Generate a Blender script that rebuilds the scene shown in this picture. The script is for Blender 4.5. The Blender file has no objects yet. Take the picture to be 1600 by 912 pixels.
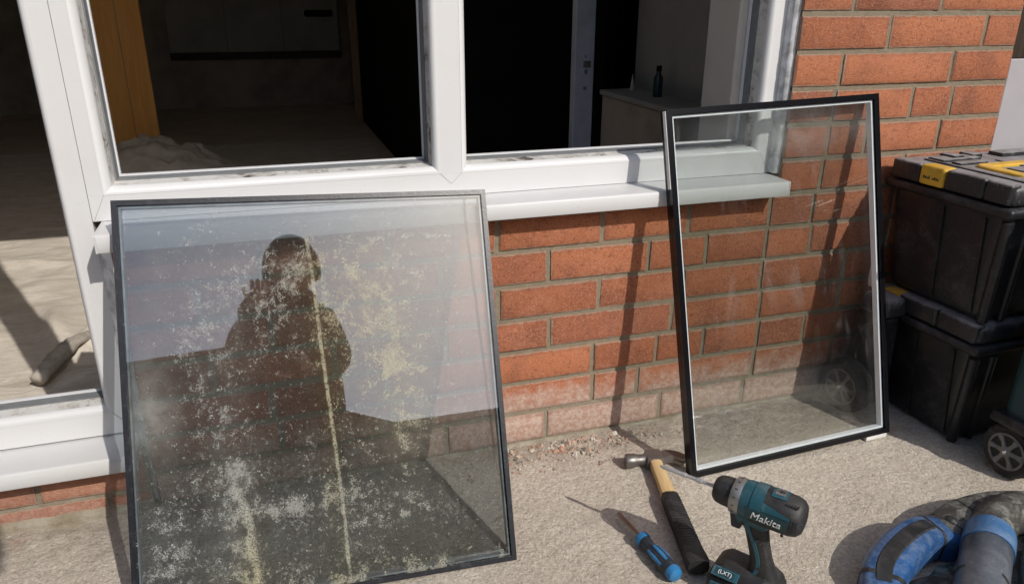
import bpy, bmesh, math, random
from mathutils import Vector, Matrix, Euler, noise
R = math.radians
random.seed(7)
scene = bpy.context.scene
C = scene.collection

# ------------------------------------------------------------------ camera
cam_d = bpy.data.cameras.new('camera')
cam = bpy.data.objects.new('camera', cam_d); C.objects.link(cam)
cam_d.sensor_width = 36.0; cam_d.lens = 36.0 * 1178.2 / 1600
cam_d.clip_start = 0.02; cam_d.clip_end = 500
CAMP = Vector((-0.40807, -1.3752, 0.93345))
CR = ((0.9530563843130379, 0.10706383812009966, -0.28323287748273884),
      (-0.30277378722612697, 0.3474721474805651, -0.8874633178300906),
      (0.003400307178339687, 0.9315580718840009, 0.3635766722699016))
cam.matrix_world = Matrix.Translation(CAMP) @ Matrix(CR).to_4x4()
scene.camera = cam

# ------------------------------------------------------------------ light
SUN_TO = Vector((0.44, -1.0, 0.92)).normalized()      # direction towards the sun
w = bpy.data.worlds.new('World'); scene.world = w; w.use_nodes = True
nt = w.node_tree; nt.nodes.clear()
sky = nt.nodes.new('ShaderNodeTexSky'); sky.sky_type = 'NISHITA'; sky.sun_disc = False
el = math.asin(SUN_TO.z); sky.sun_elevation = el
sky.sun_rotation = math.atan2(SUN_TO.x, SUN_TO.y)
sky.air_density = 1.0; sky.dust_density = 1.8; sky.ozone_density = 1.0
bg = nt.nodes.new('ShaderNodeBackground'); bg.inputs['Strength'].default_value = 0.115
wo = nt.nodes.new('ShaderNodeOutputWorld')
nt.links.new(sky.outputs[0], bg.inputs[0]); nt.links.new(bg.outputs[0], wo.inputs[0])
sd = bpy.data.lights.new('sun', 'SUN'); sd.energy = 2.9; sd.angle = R(0.5); sd.color = (1.0, 0.95, 0.88)
so = bpy.data.objects.new('sun', sd); C.objects.link(so)
so.rotation_euler = SUN_TO.to_track_quat('Z', 'Y').to_euler()
scene.view_settings.view_transform = 'Standard'; scene.view_settings.look = 'None'
scene.view_settings.exposure = 0.12; scene.view_settings.gamma = 1.0
scene.view_settings.use_curve_mapping = False
scene.cycles.max_bounces = 14; scene.cycles.transparent_max_bounces = 24
scene.cycles.diffuse_bounces = 5; scene.cycles.glossy_bounces = 6

# ------------------------------------------------------------------ node helper
class Mat:
    def __init__(s, name):
        s.m = bpy.data.materials.new(name); s.m.use_nodes = True
        s.t = s.m.node_tree; s.t.nodes.clear()
        s.out = s.t.nodes.new('ShaderNodeOutputMaterial')
    def n(s, typ, **k):
        nd = s.t.nodes.new('ShaderNode' + typ)
        for a, b in k.items(): setattr(nd, a, b)
        return nd
    def put(s, sock, v):
        if isinstance(v, bpy.types.NodeSocket): s.t.links.new(v, sock)
        elif v is not None:
            if sock.type == 'RGBA' and isinstance(v, (tuple, list)) and len(v) == 3: v = (*v, 1)
            sock.default_value = v
    def co(s, kind='Object'):
        return s.n('TexCoord').outputs[kind]
    def geo(s, o='Position'): return s.n('NewGeometry').outputs[o]
    def mapping(s, v, scale=(1, 1, 1), loc=(0, 0, 0), rot=(0, 0, 0)):
        nd = s.n('Mapping'); s.put(nd.inputs[0], v)
        nd.inputs['Scale'].default_value = scale; nd.inputs['Location'].default_value = loc; nd.inputs['Rotation'].default_value = rot
        return nd.outputs[0]
    def noise(s, v, scale, detail=4, rough=.55, dist=0, w=None, col=False):
        nd = s.n('TexNoise', noise_dimensions='4D' if w is not None else '3D'); s.put(nd.inputs['Vector'], v)
        nd.inputs['Scale'].default_value = scale; nd.inputs['Detail'].default_value = detail
        nd.inputs['Roughness'].default_value = rough; nd.inputs['Distortion'].default_value = dist
        if w is not None: s.put(nd.inputs['W'], w)
        return nd.outputs[1 if col else 0]
    def vor(s, v, scale, feature='F1', rnd=1.0):
        nd = s.n('TexVoronoi', feature=feature); s.put(nd.inputs['Vector'], v); nd.inputs['Scale'].default_value = scale
        nd.inputs['Randomness'].default_value = rnd
        return nd
    def math(s, op, a, b=None, c=None, clamp=False):
        nd = s.n('Math', operation=op, use_clamp=clamp); s.put(nd.inputs[0], a)
        if b is not None: s.put(nd.inputs[1], b)
        if c is not None: s.put(nd.inputs[2], c)
        return nd.outputs[0]
    def ramp(s, f, stops):
        nd = s.n('ValToRGB'); s.put(nd.inputs[0], f); cr = nd.color_ramp
        while len(cr.elements) < len(stops): cr.elements.new(.5)
        for e, (p, c) in zip(cr.elements, stops):
            e.position = p; e.color = (c, c, c, 1) if not isinstance(c, (tuple, list)) else (*c[:3], 1)
        return nd.outputs[0]
    def rng(s, f, a, b, c=0., d=1., smooth=True):
        nd = s.n('MapRange'); nd.clamp = True
        if smooth: nd.interpolation_type = 'SMOOTHSTEP'
        s.put(nd.inputs['Value'], f)
        for k, v in zip(('From Min', 'From Max', 'To Min', 'To Max'), (a, b, c, d)): nd.inputs[k].default_value = v
        return nd.outputs['Result']
    def mix(s, f, a, b, mode='MIX'):
        nd = s.n('MixRGB', blend_type=mode); s.put(nd.inputs[0], f); s.put(nd.inputs[1], a); s.put(nd.inputs[2], b)
        return nd.outputs[0]
    def sep(s, v):
        nd = s.n('SeparateXYZ'); s.put(nd.inputs[0], v); return nd.outputs
    def bump(s, h, strength=.3, dist=.002, normal=None):
        nd = s.n('Bump'); nd.inputs['Strength'].default_value = strength; nd.inputs['Distance'].default_value = dist
        s.put(nd.inputs['Height'], h)
        if normal is not None: s.put(nd.inputs['Normal'], normal)
        return nd.outputs[0]
    def bsdf(s, color, rough=.6, metal=0, spec=.5, normal=None, **k):
        nd = s.n('BsdfPrincipled'); s.put(nd.inputs['Base Color'], color); s.put(nd.inputs['Roughness'], rough)
        s.put(nd.inputs['Metallic'], metal); s.put(nd.inputs['Specular IOR Level'], spec)
        if normal is not None: s.put(nd.inputs['Normal'], normal)
        for a, b in k.items(): s.put(nd.inputs[a], b)
        return nd.outputs[0]
    def done(s, sh): s.t.links.new(sh, s.out.inputs[0]); return s.m
    def rnd(s): return s.n('ObjectInfo').outputs['Random']

# ------------------------------------------------------------------ materials
def m_brick(name='red_brick', bloom=.88):
    m = Mat(name); P = m.geo(); r = m.rnd()
    base = m.ramp(r, [(0, (.37, .128, .062)), (.3, (.46, .162, .076)), (.6, (.54, .200, .096)), (.8, (.41, .142, .072)), (1, (.31, .115, .068))])
    n1 = m.noise(P, 9, 3, .6, w=m.math('MULTIPLY', r, 30))
    base = m.mix(m.rng(n1, .46, .74, 0, .72), base, (.22, .085, .055))
    n1b = m.noise(P, 11, 3, .6, w=m.math('MULTIPLY', r, 17))
    base = m.mix(m.rng(n1b, .5, .8, 0, .5), base, (.60, .26, .16))
    n2 = m.noise(P, 260, 4, .7)
    base = m.mix(m.rng(n2, .46, .64, 0, .65), base, (.58, .27, .17), 'MIX')
    n5 = m.noise(P, 95, 4, .75)
    base = m.mix(m.rng(n5, .48, .34, 0, .6), base, (.19, .07, .045))
    n4 = m.noise(m.mapping(P, (1, 1, 1.6)), 420, 2, .6)
    base = m.mix(m.rng(n4, .56, .66, 0, .55), base, (.15, .05, .03))
    n6 = m.noise(P, 230, 3, .6, w=3.3)
    base = m.mix(m.rng(n6, .62, .72, 0, .55), base, (.66, .42, .32))
    # lime bloom near the ground
    z = m.sep(P)[2]
    nb = m.noise(P, 22, 6, .7)
    eff = m.math('ADD', m.rng(z, .03, .22, .80, -.12, False), m.math('MULTIPLY', m.math('SUBTRACT', nb, .5), 1.0))
    eff = m.rng(eff, .16, .60, 0, bloom)
    base = m.mix(eff, base, m.mix(m.rng(m.noise(P, 80, 3, .7), .4, .6), (.62, .50, .43), (.50, .34, .27)))
    # scattered salt bloom higher up
    nc = m.noise(P, 12, 5, .7)
    base = m.mix(m.rng(nc, .63, .82, 0, .35), base, (.6, .38, .3))
    G = m.sep(m.co('Generated'))
    ez = m.math('MULTIPLY', m.math('MINIMUM', G[2], m.math('SUBTRACT', 1.0, G[2])), .064)
    ex = m.math('MULTIPLY', m.math('MINIMUM', G[0], m.math('SUBTRACT', 1.0, G[0])), .20)
    ed = m.math('ADD', m.math('MINIMUM', ez, ex), m.math('MULTIPLY', m.math('SUBTRACT', m.noise(P, 70, 4, .75), .52), .013))
    base = m.mix(m.rng(ed, .0035, .0008, 0, .75), base, (.47, .40, .31))
    ed2 = m.math('ADD', m.math('MINIMUM', ez, ex), m.math('MULTIPLY', m.math('SUBTRACT', m.noise(P, 45, 3, .7, w=7.7), .5), .02))
    base = m.mix(m.rng(ed2, .010, .001, 0, .35), base, (.22, .08, .05))
    h = m.math('ADD', m.noise(P, 330, 5, .75), m.math('MULTIPLY', m.noise(m.mapping(P, (1, 1, 2.2)), 120, 3, .6, 1.5), 1.3))
    return m.done(m.bsdf(base, .85, spec=.25, normal=m.bump(h, .75, .0022)))
def m_mortar():
    m = Mat('mortar'); P = m.geo()
    c = m.mix(m.noise(P, 60, 5, .7), (.20, .165, .115), (.39, .335, .245))
    c = m.mix(m.rng(m.noise(P, 300, 3, .7), .5, .75, 0, .6), c, (.13, .11, .08))
    z = m.sep(P)[2]
    e = m.math('MULTIPLY', m.rng(z, 0, .16, .8, 0, False), m.rng(m.noise(P, 25, 4, .6), .3, .7))
    c = m.mix(e, c, (.45, .41, .34))
    h = m.math('ADD', m.noise(P, 130, 6, .75), m.math('MULTIPLY', m.noise(P, 500, 3, .7), .5))
    return m.done(m.bsdf(c, .95, spec=.15, normal=m.bump(h, .8, .004)))
def m_concrete():
    m = Mat('patio_concrete'); P = m.geo(); x, y, z = m.sep(P)[0], m.sep(P)[1], m.sep(P)[2]
    n = m.noise(P, 3.2, 6, .65)
    c = m.mix(m.rng(n, .3, .72), (.60, .535, .445), (.74, .67, .57))
    n2 = m.noise(P, 130, 5, .75)
    c = m.mix(m.rng(n2, .36, .60, 0, 1), m.mix(.40, c, (.20, .16, .12), 'MIX'), c)
    n3 = m.noise(P, 210, 2, .6)
    c = m.mix(m.rng(n3, .56, .68, 0, .8), c, (.80, .71, .58))
    v = m.vor(P, 240).outputs['Distance']
    c = m.mix(m.rng(v, .0, .22, .28, 0), c, (.14, .12, .09))
    n7 = m.noise(m.mapping(P, (1, 1.6, 1)), 75, 5, .75, 1.0)
    c = m.mix(m.rng(n7, .56, .68, 0, .38), c, (.28, .235, .18))
    n8 = m.noise(m.mapping(P, (1, 1, 1)), 170, 2, .5, 2.5)
    c = m.mix(m.math('MULTIPLY', m.rng(m.math('ABSOLUTE', m.math('SUBTRACT', n8, .5)), .0, .022, .7, 0), m.rng(m.noise(P, 55, 2, .5), .47, .60)), c, (.15, .12, .09))
    n9 = m.noise(m.mapping(P, (1, 1, 1)), 210, 2, .5, 2.5, w=4.0)
    c = m.mix(m.math('MULTIPLY', m.rng(m.math('ABSOLUTE', m.math('SUBTRACT', n9, .5)), .0, .02, .7, 0), m.rng(m.noise(P, 60, 2, .5, w=2.0), .45, .58)), c, (.85, .78, .66))
    # grime by the wall and in a few patches
    nn = m.noise(P, 11, 5, .7)
    near = m.math('ADD', m.rng(y, -.22, -.02, 0, .6, False), m.math('MULTIPLY', m.math('SUBTRACT', nn, .5), 1.3))
    c = m.mix(m.rng(near, .25, .75, 0, .55), c, (.27, .23, .185))
    c = m.mix(m.rng(m.noise(P, 6, 4, .7), .58, .75, 0, .35), c, (.26, .22, .175))
    # pale cement smears and red brick dust
    c = m.mix(m.math('MULTIPLY', m.rng(m.noise(P, 28, 5, .75), .55, .7), m.rng(y, -.17, -.06, 0, .7, False)), c, (.60, .55, .48))
    c = m.mix(m.math('MULTIPLY', m.rng(m.noise(P, 19, 4, .7), .52, .7), m.rng(y, -.14, -.03, 0, .5, False)), c, (.40, .20, .13))
    h = m.math('ADD', m.noise(P, 150, 6, .75), m.math('MULTIPLY', m.noise(P, 420, 3, .7), .6))
    h = m.math('SUBTRACT', h, m.math('MULTIPLY', m.rng(v, 0, .25, 1, 0), .5))
    return m.done(m.bsdf(c, .93, spec=.2, normal=m.bump(m.math('ADD', h, m.math('MULTIPLY', m.noise(P, 60, 4, .7, .8), 1.6)), .9, .0044)))
def m_upvc(name='white_upvc', col=(.70, .70, .70), dirt=.25, rough=.32):
    m = Mat(name); P = m.geo()
    n = m.noise(P, 7, 5, .7); g = m.noise(m.mapping(P, (1, 1, 1)), 90, 4, .7)
    c = m.mix(m.rng(n, .45, .8, 0, dirt), col, (.60, .57, .52))
    c = m.mix(m.rng(g, .62, .8, 0, dirt * 1.2), c, (.42, .39, .34))
    return m.done(m.bsdf(c, m.rng(n, .3, .8, rough, rough + .2), spec=.45, normal=m.bump(m.noise(P, 40, 2), .05, .002)))
def m_rebate():
    m = Mat('dirty_rebate'); P = m.geo()
    n = m.noise(m.mapping(P, (1, 1, 1)), 22, 5, .75, .5); g = m.noise(P, 120, 4, .75)
    c = m.mix(m.rng(n, .42, .62, 0, .8), (.66, .65, .62), (.40, .37, .33))
    c = m.mix(m.rng(m.math('ADD', n, m.math('MULTIPLY', g, .35)), .74, .84, 0, .95), c, (.06, .05, .045))
    return m.done(m.bsdf(c, .6, normal=m.bump(g, .3, .001)))
def m_plain(name, col, rough=.5, metal=0, var=.25, sc=40, bump=.1, dark=None, spec=.5, bsc=200):
    m = Mat(name); P = m.co()
    n = m.noise(P, sc, 4, .65)
    d = dark or tuple(c * .55 for c in col)
    c = m.mix(m.rng(n, .35, .75, 0, var * 2), col, d)
    return m.done(m.bsdf(c, rough, metal, spec, normal=m.bump(m.noise(P, bsc, 3), bump, .001)))
def m_dusty(name, col, dust=(.36, .32, .27), amt=.5, rough=.45, sc=14, metal=0, fine=160, topdust=.3, bump=.25, lo=.50, hi=.80):
    m = Mat(name); P = m.co()
    n = m.noise(P, sc, 6, .72, .6); f = m.noise(P, fine, 4, .75)
    nz = m.sep(m.geo('Normal'))[2]
    k = m.math('ADD', m.math('MULTIPLY', n, .75), m.math('MULTIPLY', f, .3))
    k = m.math('ADD', k, m.math('MULTIPLY', m.math('MAXIMUM', nz, 0.0), topdust * .3))
    fac = m.rng(k, lo, hi, .04, amt)
    c = m.mix(m.rng(m.noise(P, sc * .6, 3), .3, .7), col, tuple(q * .7 for q in col))
    c = m.mix(fac, c, dust)
    spec = m.rng(m.noise(P, fine * 1.6, 2, .5), .70, .76, 0, .6)
    c = m.mix(spec, c, tuple(min(1, q * 1.5) for q in dust))
    return m.done(m.bsdf(c, m.math('ADD', rough, m.math('MULTIPLY', fac, .4)), metal, .45, normal=m.bump(m.math('ADD', n, f), bump, .0015)))

def glass_base(m, tint=(.93, .965, .945), extra=1.0):
    g = m.n('NewGeometry')
    dot = m.n('VectorMath', operation='DOT_PRODUCT')
    m.t.links.new(g.outputs['Incoming'], dot.inputs[0]); m.t.links.new(g.outputs['Normal'], dot.inputs[1])
    cs = m.math('ABSOLUTE', dot.outputs['Value'])
    f = m.math('MULTIPLY_ADD', m.math('POWER', m.math('SUBTRACT', 1.0, cs), 5.0), .955, .045 * extra)
    tr = m.n('BsdfTransparent'); tr.inputs[0].default_value = (*tint, 1)
    gl = m.n('BsdfGlossy'); gl.inputs['Roughness'].default_value = 0.0; gl.inputs['Color'].default_value = (1, 1, 1, 1)
    mx = m.n('MixShader'); m.put(mx.inputs[0], f); m.t.links.new(tr.outputs[0], mx.inputs[1]); m.t.links.new(gl.outputs[0], mx.inputs[2])
    return mx.outputs[0]
def m_glass(name, tint, extra=1.0):
    m = Mat(name); return m.done(glass_base(m, tint, extra))
def film(m, base, fac, col):
    df = m.n('BsdfDiffuse'); m.put(df.inputs[0], col)
    tl = m.n('BsdfTranslucent'); m.put(tl.inputs[0], col)
    mm = m.n('MixShader'); mm.inputs[0].default_value = .35
    m.t.links.new(df.outputs[0], mm.inputs[1]); m.t.links.new(tl.outputs[0], mm.inputs[2])
    mx = m.n('MixShader'); m.put(mx.inputs[0], fac); m.t.links.new(base, mx.inputs[1]); m.t.links.new(mm.outputs[0], mx.inputs[2])
    return mx.outputs[0]
def gauss(m, X, Z, cx, cz, sx, sz, amp=1.0, rot=0.0):
    dx = m.math('SUBTRACT', X, cx); dz = m.math('SUBTRACT', Z, cz)
    if rot:
        c, s_ = math.cos(rot), math.sin(rot)
        a = m.math('ADD', m.math('MULTIPLY', dx, c), m.math('MULTIPLY', dz, s_))
        b = m.math('SUBTRACT', m.math('MULTIPLY', dz, c), m.math('MULTIPLY', dx, s_))
        dx, dz = a, b
    q = m.math('ADD', m.math('POWER', m.math('ABSOLUTE', m.math('DIVIDE', dx, sx)), 2.0), m.math('POWER', m.math('ABSOLUTE', m.math('DIVIDE', dz, sz)), 2.0))
    return m.math('MULTIPLY', m.math('POWER', 2.718, m.math('MULTIPLY', q, -1.0)), amp)
def addall(m, L):
    r = L[0]
    for k in L[1:]: r = m.math('ADD', r, k)
    return r
def polyline_x(m, Z, pts):
    # x of a wandering line as a function of z, through a float curve of straight pieces
    pts = sorted((b, a) for a, b in pts)
    r = None
    x = pts[0][1]
    r = m.math('ADD', Z, 0.0); r = m.math('MULTIPLY', r, 0.0); r = m.math('ADD', r, x)
    for (z0, x0), (z1, x1) in zip(pts, pts[1:]):
        r = m.math('ADD', r, m.rng(Z, z0, z1, 0, x1 - x0, False))
    return r
def m_stained():
    m = Mat('mineral_stained_glass'); P = m.co(); S = m.sep(P); X, Z = S[0], S[2]
    base = glass_base(m, (.70, .735, .755), 2.9)
    # squiggly crystal flakes
    warp = m.n('VectorMath', operation='ADD'); m.t.links.new(P, warp.inputs[0])
    wn = m.n('VectorMath', operation='SCALE'); m.t.links.new(m.noise(P, 140, 2, .6, col=True), wn.inputs[0]); wn.inputs['Scale'].default_value = .007
    m.t.links.new(wn.outputs[0], warp.inputs[1]); W = warp.outputs[0]
    big = m.noise(P, 13, 5, .7); mid = m.noise(P, 38, 4, .65)
    dens = addall(m, [
        gauss(m, X, Z, .130, .56, .045, .10, .42), gauss(m, X, Z, .115, .42, .045, .09, .45), gauss(m, X, Z, .137, .27, .040, .10, .55),
        gauss(m, X, Z, .165, .12, .030, .12, .65), gauss(m, X, Z, .060, .10, .055, .09, .62), gauss(m, X, Z, .05, .30, .03, .05, .25),
        gauss(m, X, Z, .235, .50, .070, .085, .55), gauss(m, X, Z, .36, .53, .11, .09, .50), gauss(m, X, Z, .46, .47, .11, .13, .42),
        gauss(m, X, Z, .46, .345, .065, .035, .62), gauss(m, X, Z, .455, .25, .030, .07, .50, -.3), gauss(m, X, Z, .41, .37, .04, .05, .35),
        gauss(m, X, Z, .27, .150, .11, .022, .62), gauss(m, X, Z, .43, .115, .08, .022, .50), gauss(m, X, Z, .30, .25, .16, .22, .25),
        gauss(m, X, Z, .45, .0, .25, .03, .65), gauss(m, X, Z, .52, .588, .09, .006, .75), gauss(m, X, Z, .33, .05, .3, .1, .22)])
    dens = m.math('ADD', m.math('MULTIPLY', dens, m.rng(m.math('ADD', m.math('MULTIPLY', big, .5), m.math('MULTIPLY', mid, .5)), .40, .62, .15, 1.45)), .11)
    def layer(sc, wv, base_t, amp, soft, top):
        q = m.noise(W, sc, 2, .55, w=wv)
        ridge = m.math('ABSOLUTE', m.math('SUBTRACT', q, .5))             # thin winding lines
        gate = m.noise(P, sc * .45, 2, .6, w=wv + 3)
        g = m.rng(m.math('SUBTRACT', gate, m.math('SUBTRACT', base_t, m.math('MULTIPLY', dens, amp))), 0, soft, 0, 1)
        return m.math('MULTIPLY', m.rng(ridge, .012, .045, top, 0), g)
    f1 = layer(230, 1.3, .70, .28, .05, .72); f2 = layer(380, 5.1, .655, .25, .06, .50); f3 = layer(140, 9.7, .775, .27, .05, .55)
    fl = m.noise(W, 260, 3, .6); fl2 = m.noise(W, 620, 3, .6)
    f4 = m.rng(m.math('SUBTRACT', fl2, m.math('SUBTRACT', .72, m.math('MULTIPLY', dens, .24))), 0.0, .05, 0, .45)
    f5 = m.rng(m.math('SUBTRACT', fl, m.math('SUBTRACT', .79, m.math('MULTIPLY', dens, .24))), 0.0, .05, 0, .5)
    flakes = m.math('MAXIMUM', m.math('MAXIMUM', m.math('MAXIMUM', f1, f2), f3), m.math('MAXIMUM', f4, f5))
    # old vertical streak through the middle and the left run
    lx = polyline_x(m, Z, [(.298, .603), (.305, .52), (.312, .388), (.322, .236), (.329, .107), (.331, .0)])
    d = m.math('ABSOLUTE', m.math('SUBTRACT', m.math('ADD', X, m.math('MULTIPLY', m.math('SUBTRACT', mid, .5), .006)), lx))
    line = m.math('MULTIPLY', m.rng(d, .0012, .0052, .62, 0), m.rng(fl, .34, .54, .35, 1))
    line = m.math('MULTIPLY', m.math('MULTIPLY', line, m.rng(mid, .3, .6, .45, 1)), m.rng(Z, .585, .61, 1, 0))
    lx2 = polyline_x(m, Z, [(.146, .26), (.152, .20), (.172, .15), (.182, .06), (.186, .0)])
    d2 = m.math('ABSOLUTE', m.math('SUBTRACT', m.math('ADD', X, m.math('MULTIPLY', m.math('SUBTRACT', mid, .5), .03)), lx2))
    line2 = m.math('MULTIPLY', m.math('MULTIPLY', m.rng(d2, .002, .012, .8, 0), m.rng(fl2, .40, .58, .0, 1)), m.rng(Z, .25, .17, 0, 1))
    # milky haze
    haze = addall(m, [gauss(m, X, Z, .045, .315, .04, .05, .22), gauss(m, X, Z, .03, .34, .02, .12, .16), gauss(m, X, Z, .30, .1, .30, .09, .06),
                      gauss(m, X, Z, .46, .44, .15, .17, .15), gauss(m, X, Z, .13, .48, .09, .16, .10), gauss(m, X, Z, .15, .15, .04, .25, .08), gauss(m, X, Z, .06, .45, .02, .3, .05), gauss(m, X, Z, .45, .27, .05, .08, .10)])
    haze = m.math('MULTIPLY', haze, m.rng(mid, .25, .75, .55, 1.2))
    haze = m.math('ADD', haze, .018)
    fac = m.math('MINIMUM', m.math('MAXIMUM', m.math('MAXIMUM', flakes, m.math('MAXIMUM', line, line2)), haze), .9)
    yel = m.math('MINIMUM', addall(m, [gauss(m, X, Z, .42, .33, .12, .16, 1.), gauss(m, X, Z, .36, .50, .09, .12, .8), gauss(m, X, Z, .45, .02, .3, .05, .6), gauss(m, X, Z, .315, .3, .02, .5, .6), gauss(m, X, Z, .18, .05, .03, .1, .8)]), 1.0)
    col = m.mix(yel, (.70, .70, .66), (.78, .72, .50))
    return m.done(film(m, base, fac, col))
def m_scum():
    m = Mat('brown_streaked_glass'); P = m.co(); S = m.sep(P); X, Z = S[0], S[2]
    base = glass_base(m, (.71, .735, .752), 2.5)
    mid = m.noise(P, 60, 4, .65); lo = m.noise(P, 9, 4, .6)
    lx = polyline_x(m, Z, [(.585, .60), (.592, .455), (.598, .316), (.603, .16)])
    d = m.math('ABSOLUTE', m.math('SUBTRACT', m.math('ADD', X, m.math('MULTIPLY', m.math('SUBTRACT', mid, .5), .004)), lx))
    a = m.math('MULTIPLY', m.rng(d, .0005, .0045, .62, 0), m.rng(Z, .14, .24, 0, 1))
    lx3 = m.math('SUBTRACT', lx, .026)
    b = m.rng(m.math('ABSOLUTE', m.math('SUBTRACT', X, lx3)), .0, .026, .14, 0)
    fine = m.rng(m.noise(P, 420, 2, .6), .68, .76, 0, .35)
    hz = m.math('MULTIPLY', m.rng(lo, .35, .75, .0, .035), 1.0)
    base = film(m, base, m.math('MAXIMUM', m.math('MAXIMUM', b, fine), hz), (.55, .53, .50))
    return m.done(film(m, base, a, (.13, .11, .10)))
def m_smeared():
    m = Mat('smeared_veiled_glass'); P = m.co(); S = m.sep(P); X, Z = S[0], S[2]
    base = glass_base(m, (.945, .955, .95), .95)
    st = m.noise(m.mapping(P, (22, 1, 5), rot=(0, .45, 0)), 1.0, 5, .7, .8)
    big = m.noise(P, 7, 3, .6); f = m.noise(m.mapping(P, (1, 1, 1)), 330, 3, .7)
    s1 = m.math('MULTIPLY', m.rng(st, .50, .72, 0, .15), m.rng(big, .38, .62))
    s2 = m.rng(f, .70, .76, 0, .45)
    st2 = m.noise(m.mapping(P, (60, 1, 9), rot=(0, .75, 0)), 1.0, 4, .7, 1.2)
    s3 = m.math('MULTIPLY', m.rng(st2, .62, .72, 0, .22), m.rng(m.noise(P, 11, 3), .5, .65))
    top = m.math('MULTIPLY', gauss(m, X, Z, .30, .69, .2, .05, .30), m.rng(m.noise(P, 18, 4), .3, .7, .3, 1.1))  # veil of reflected sky painted as film along the upper edge
    low = m.math('MULTIPLY', m.rng(Z, .0, .22, .05, 0.0, False), m.rng(m.noise(P, 14, 4), .3, .7, .4, 1.2))
    fac = m.math('MAXIMUM', m.math('MAXIMUM', s1, m.math('MAXIMUM', s2, s3)), m.math('MAXIMUM', top, low))
    fac = m.math('ADD', m.math('MULTIPLY', fac, .9), .003)
    return m.done(film(m, base, fac, (.58, .60, .59)))
def m_cloth():
    m = Mat('dusty_sheet'); P = m.geo()
    n = m.noise(m.mapping(P, (1, 2.4, 1)), 7, 6, .7, .8); f = m.noise(P, 90, 5, .75)
    c = m.mix(m.rng(n, .3, .7), (.56, .50, .42), (.72, .655, .57))
    c = m.mix(m.rng(f, .5, .8, 0, .35), c, (.50, .42, .33))
    return m.done(m.bsdf(c, .95, spec=.1, normal=m.bump(m.math('ADD', n, m.math('MULTIPLY', f, .3)), .6, .012)))
def m_wood(name, a, b, sc=1.0, axis='Z'):
    m = Mat(name); P = m.co()
    s = {'Z': (14, 14, 1.1), 'X': (1.1, 14, 14), 'Y': (14, 1.1, 14)}[axis]
    n = m.noise(m.mapping(P, tuple(q * sc for q in s)), 3, 6, .65, 1.4)
    c = m.mix(m.rng(n, .3, .72), a, b)
    return m.done(m.bsdf(c, .55, spec=.35, normal=m.bump(n, .15, .002)))
def m_gasket():
    m = Mat('black_seal'); P = m.co(); n = m.noise(P, 35, 5, .75); f = m.noise(P, 260, 3, .7)
    c = m.mix(m.rng(n, .5, .75, 0, .5), (.012, .013, .018), (.10, .11, .13))
    c = m.mix(m.rng(f, .64, .74, 0, .5), c, (.35, .36, .37))
    return m.done(m.bsdf(c, .35, normal=m.bump(f, .3, .001)))
def m_gasket_clean():
    m = Mat('glossy_black_seal'); P = m.co(); n = m.noise(P, 35, 5, .75)
    return m.done(m.bsdf(m.mix(m.rng(n, .64, .78, 0, .2), (.006, .006, .008), (.10, .10, .10)), .22, spec=.35))

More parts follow.
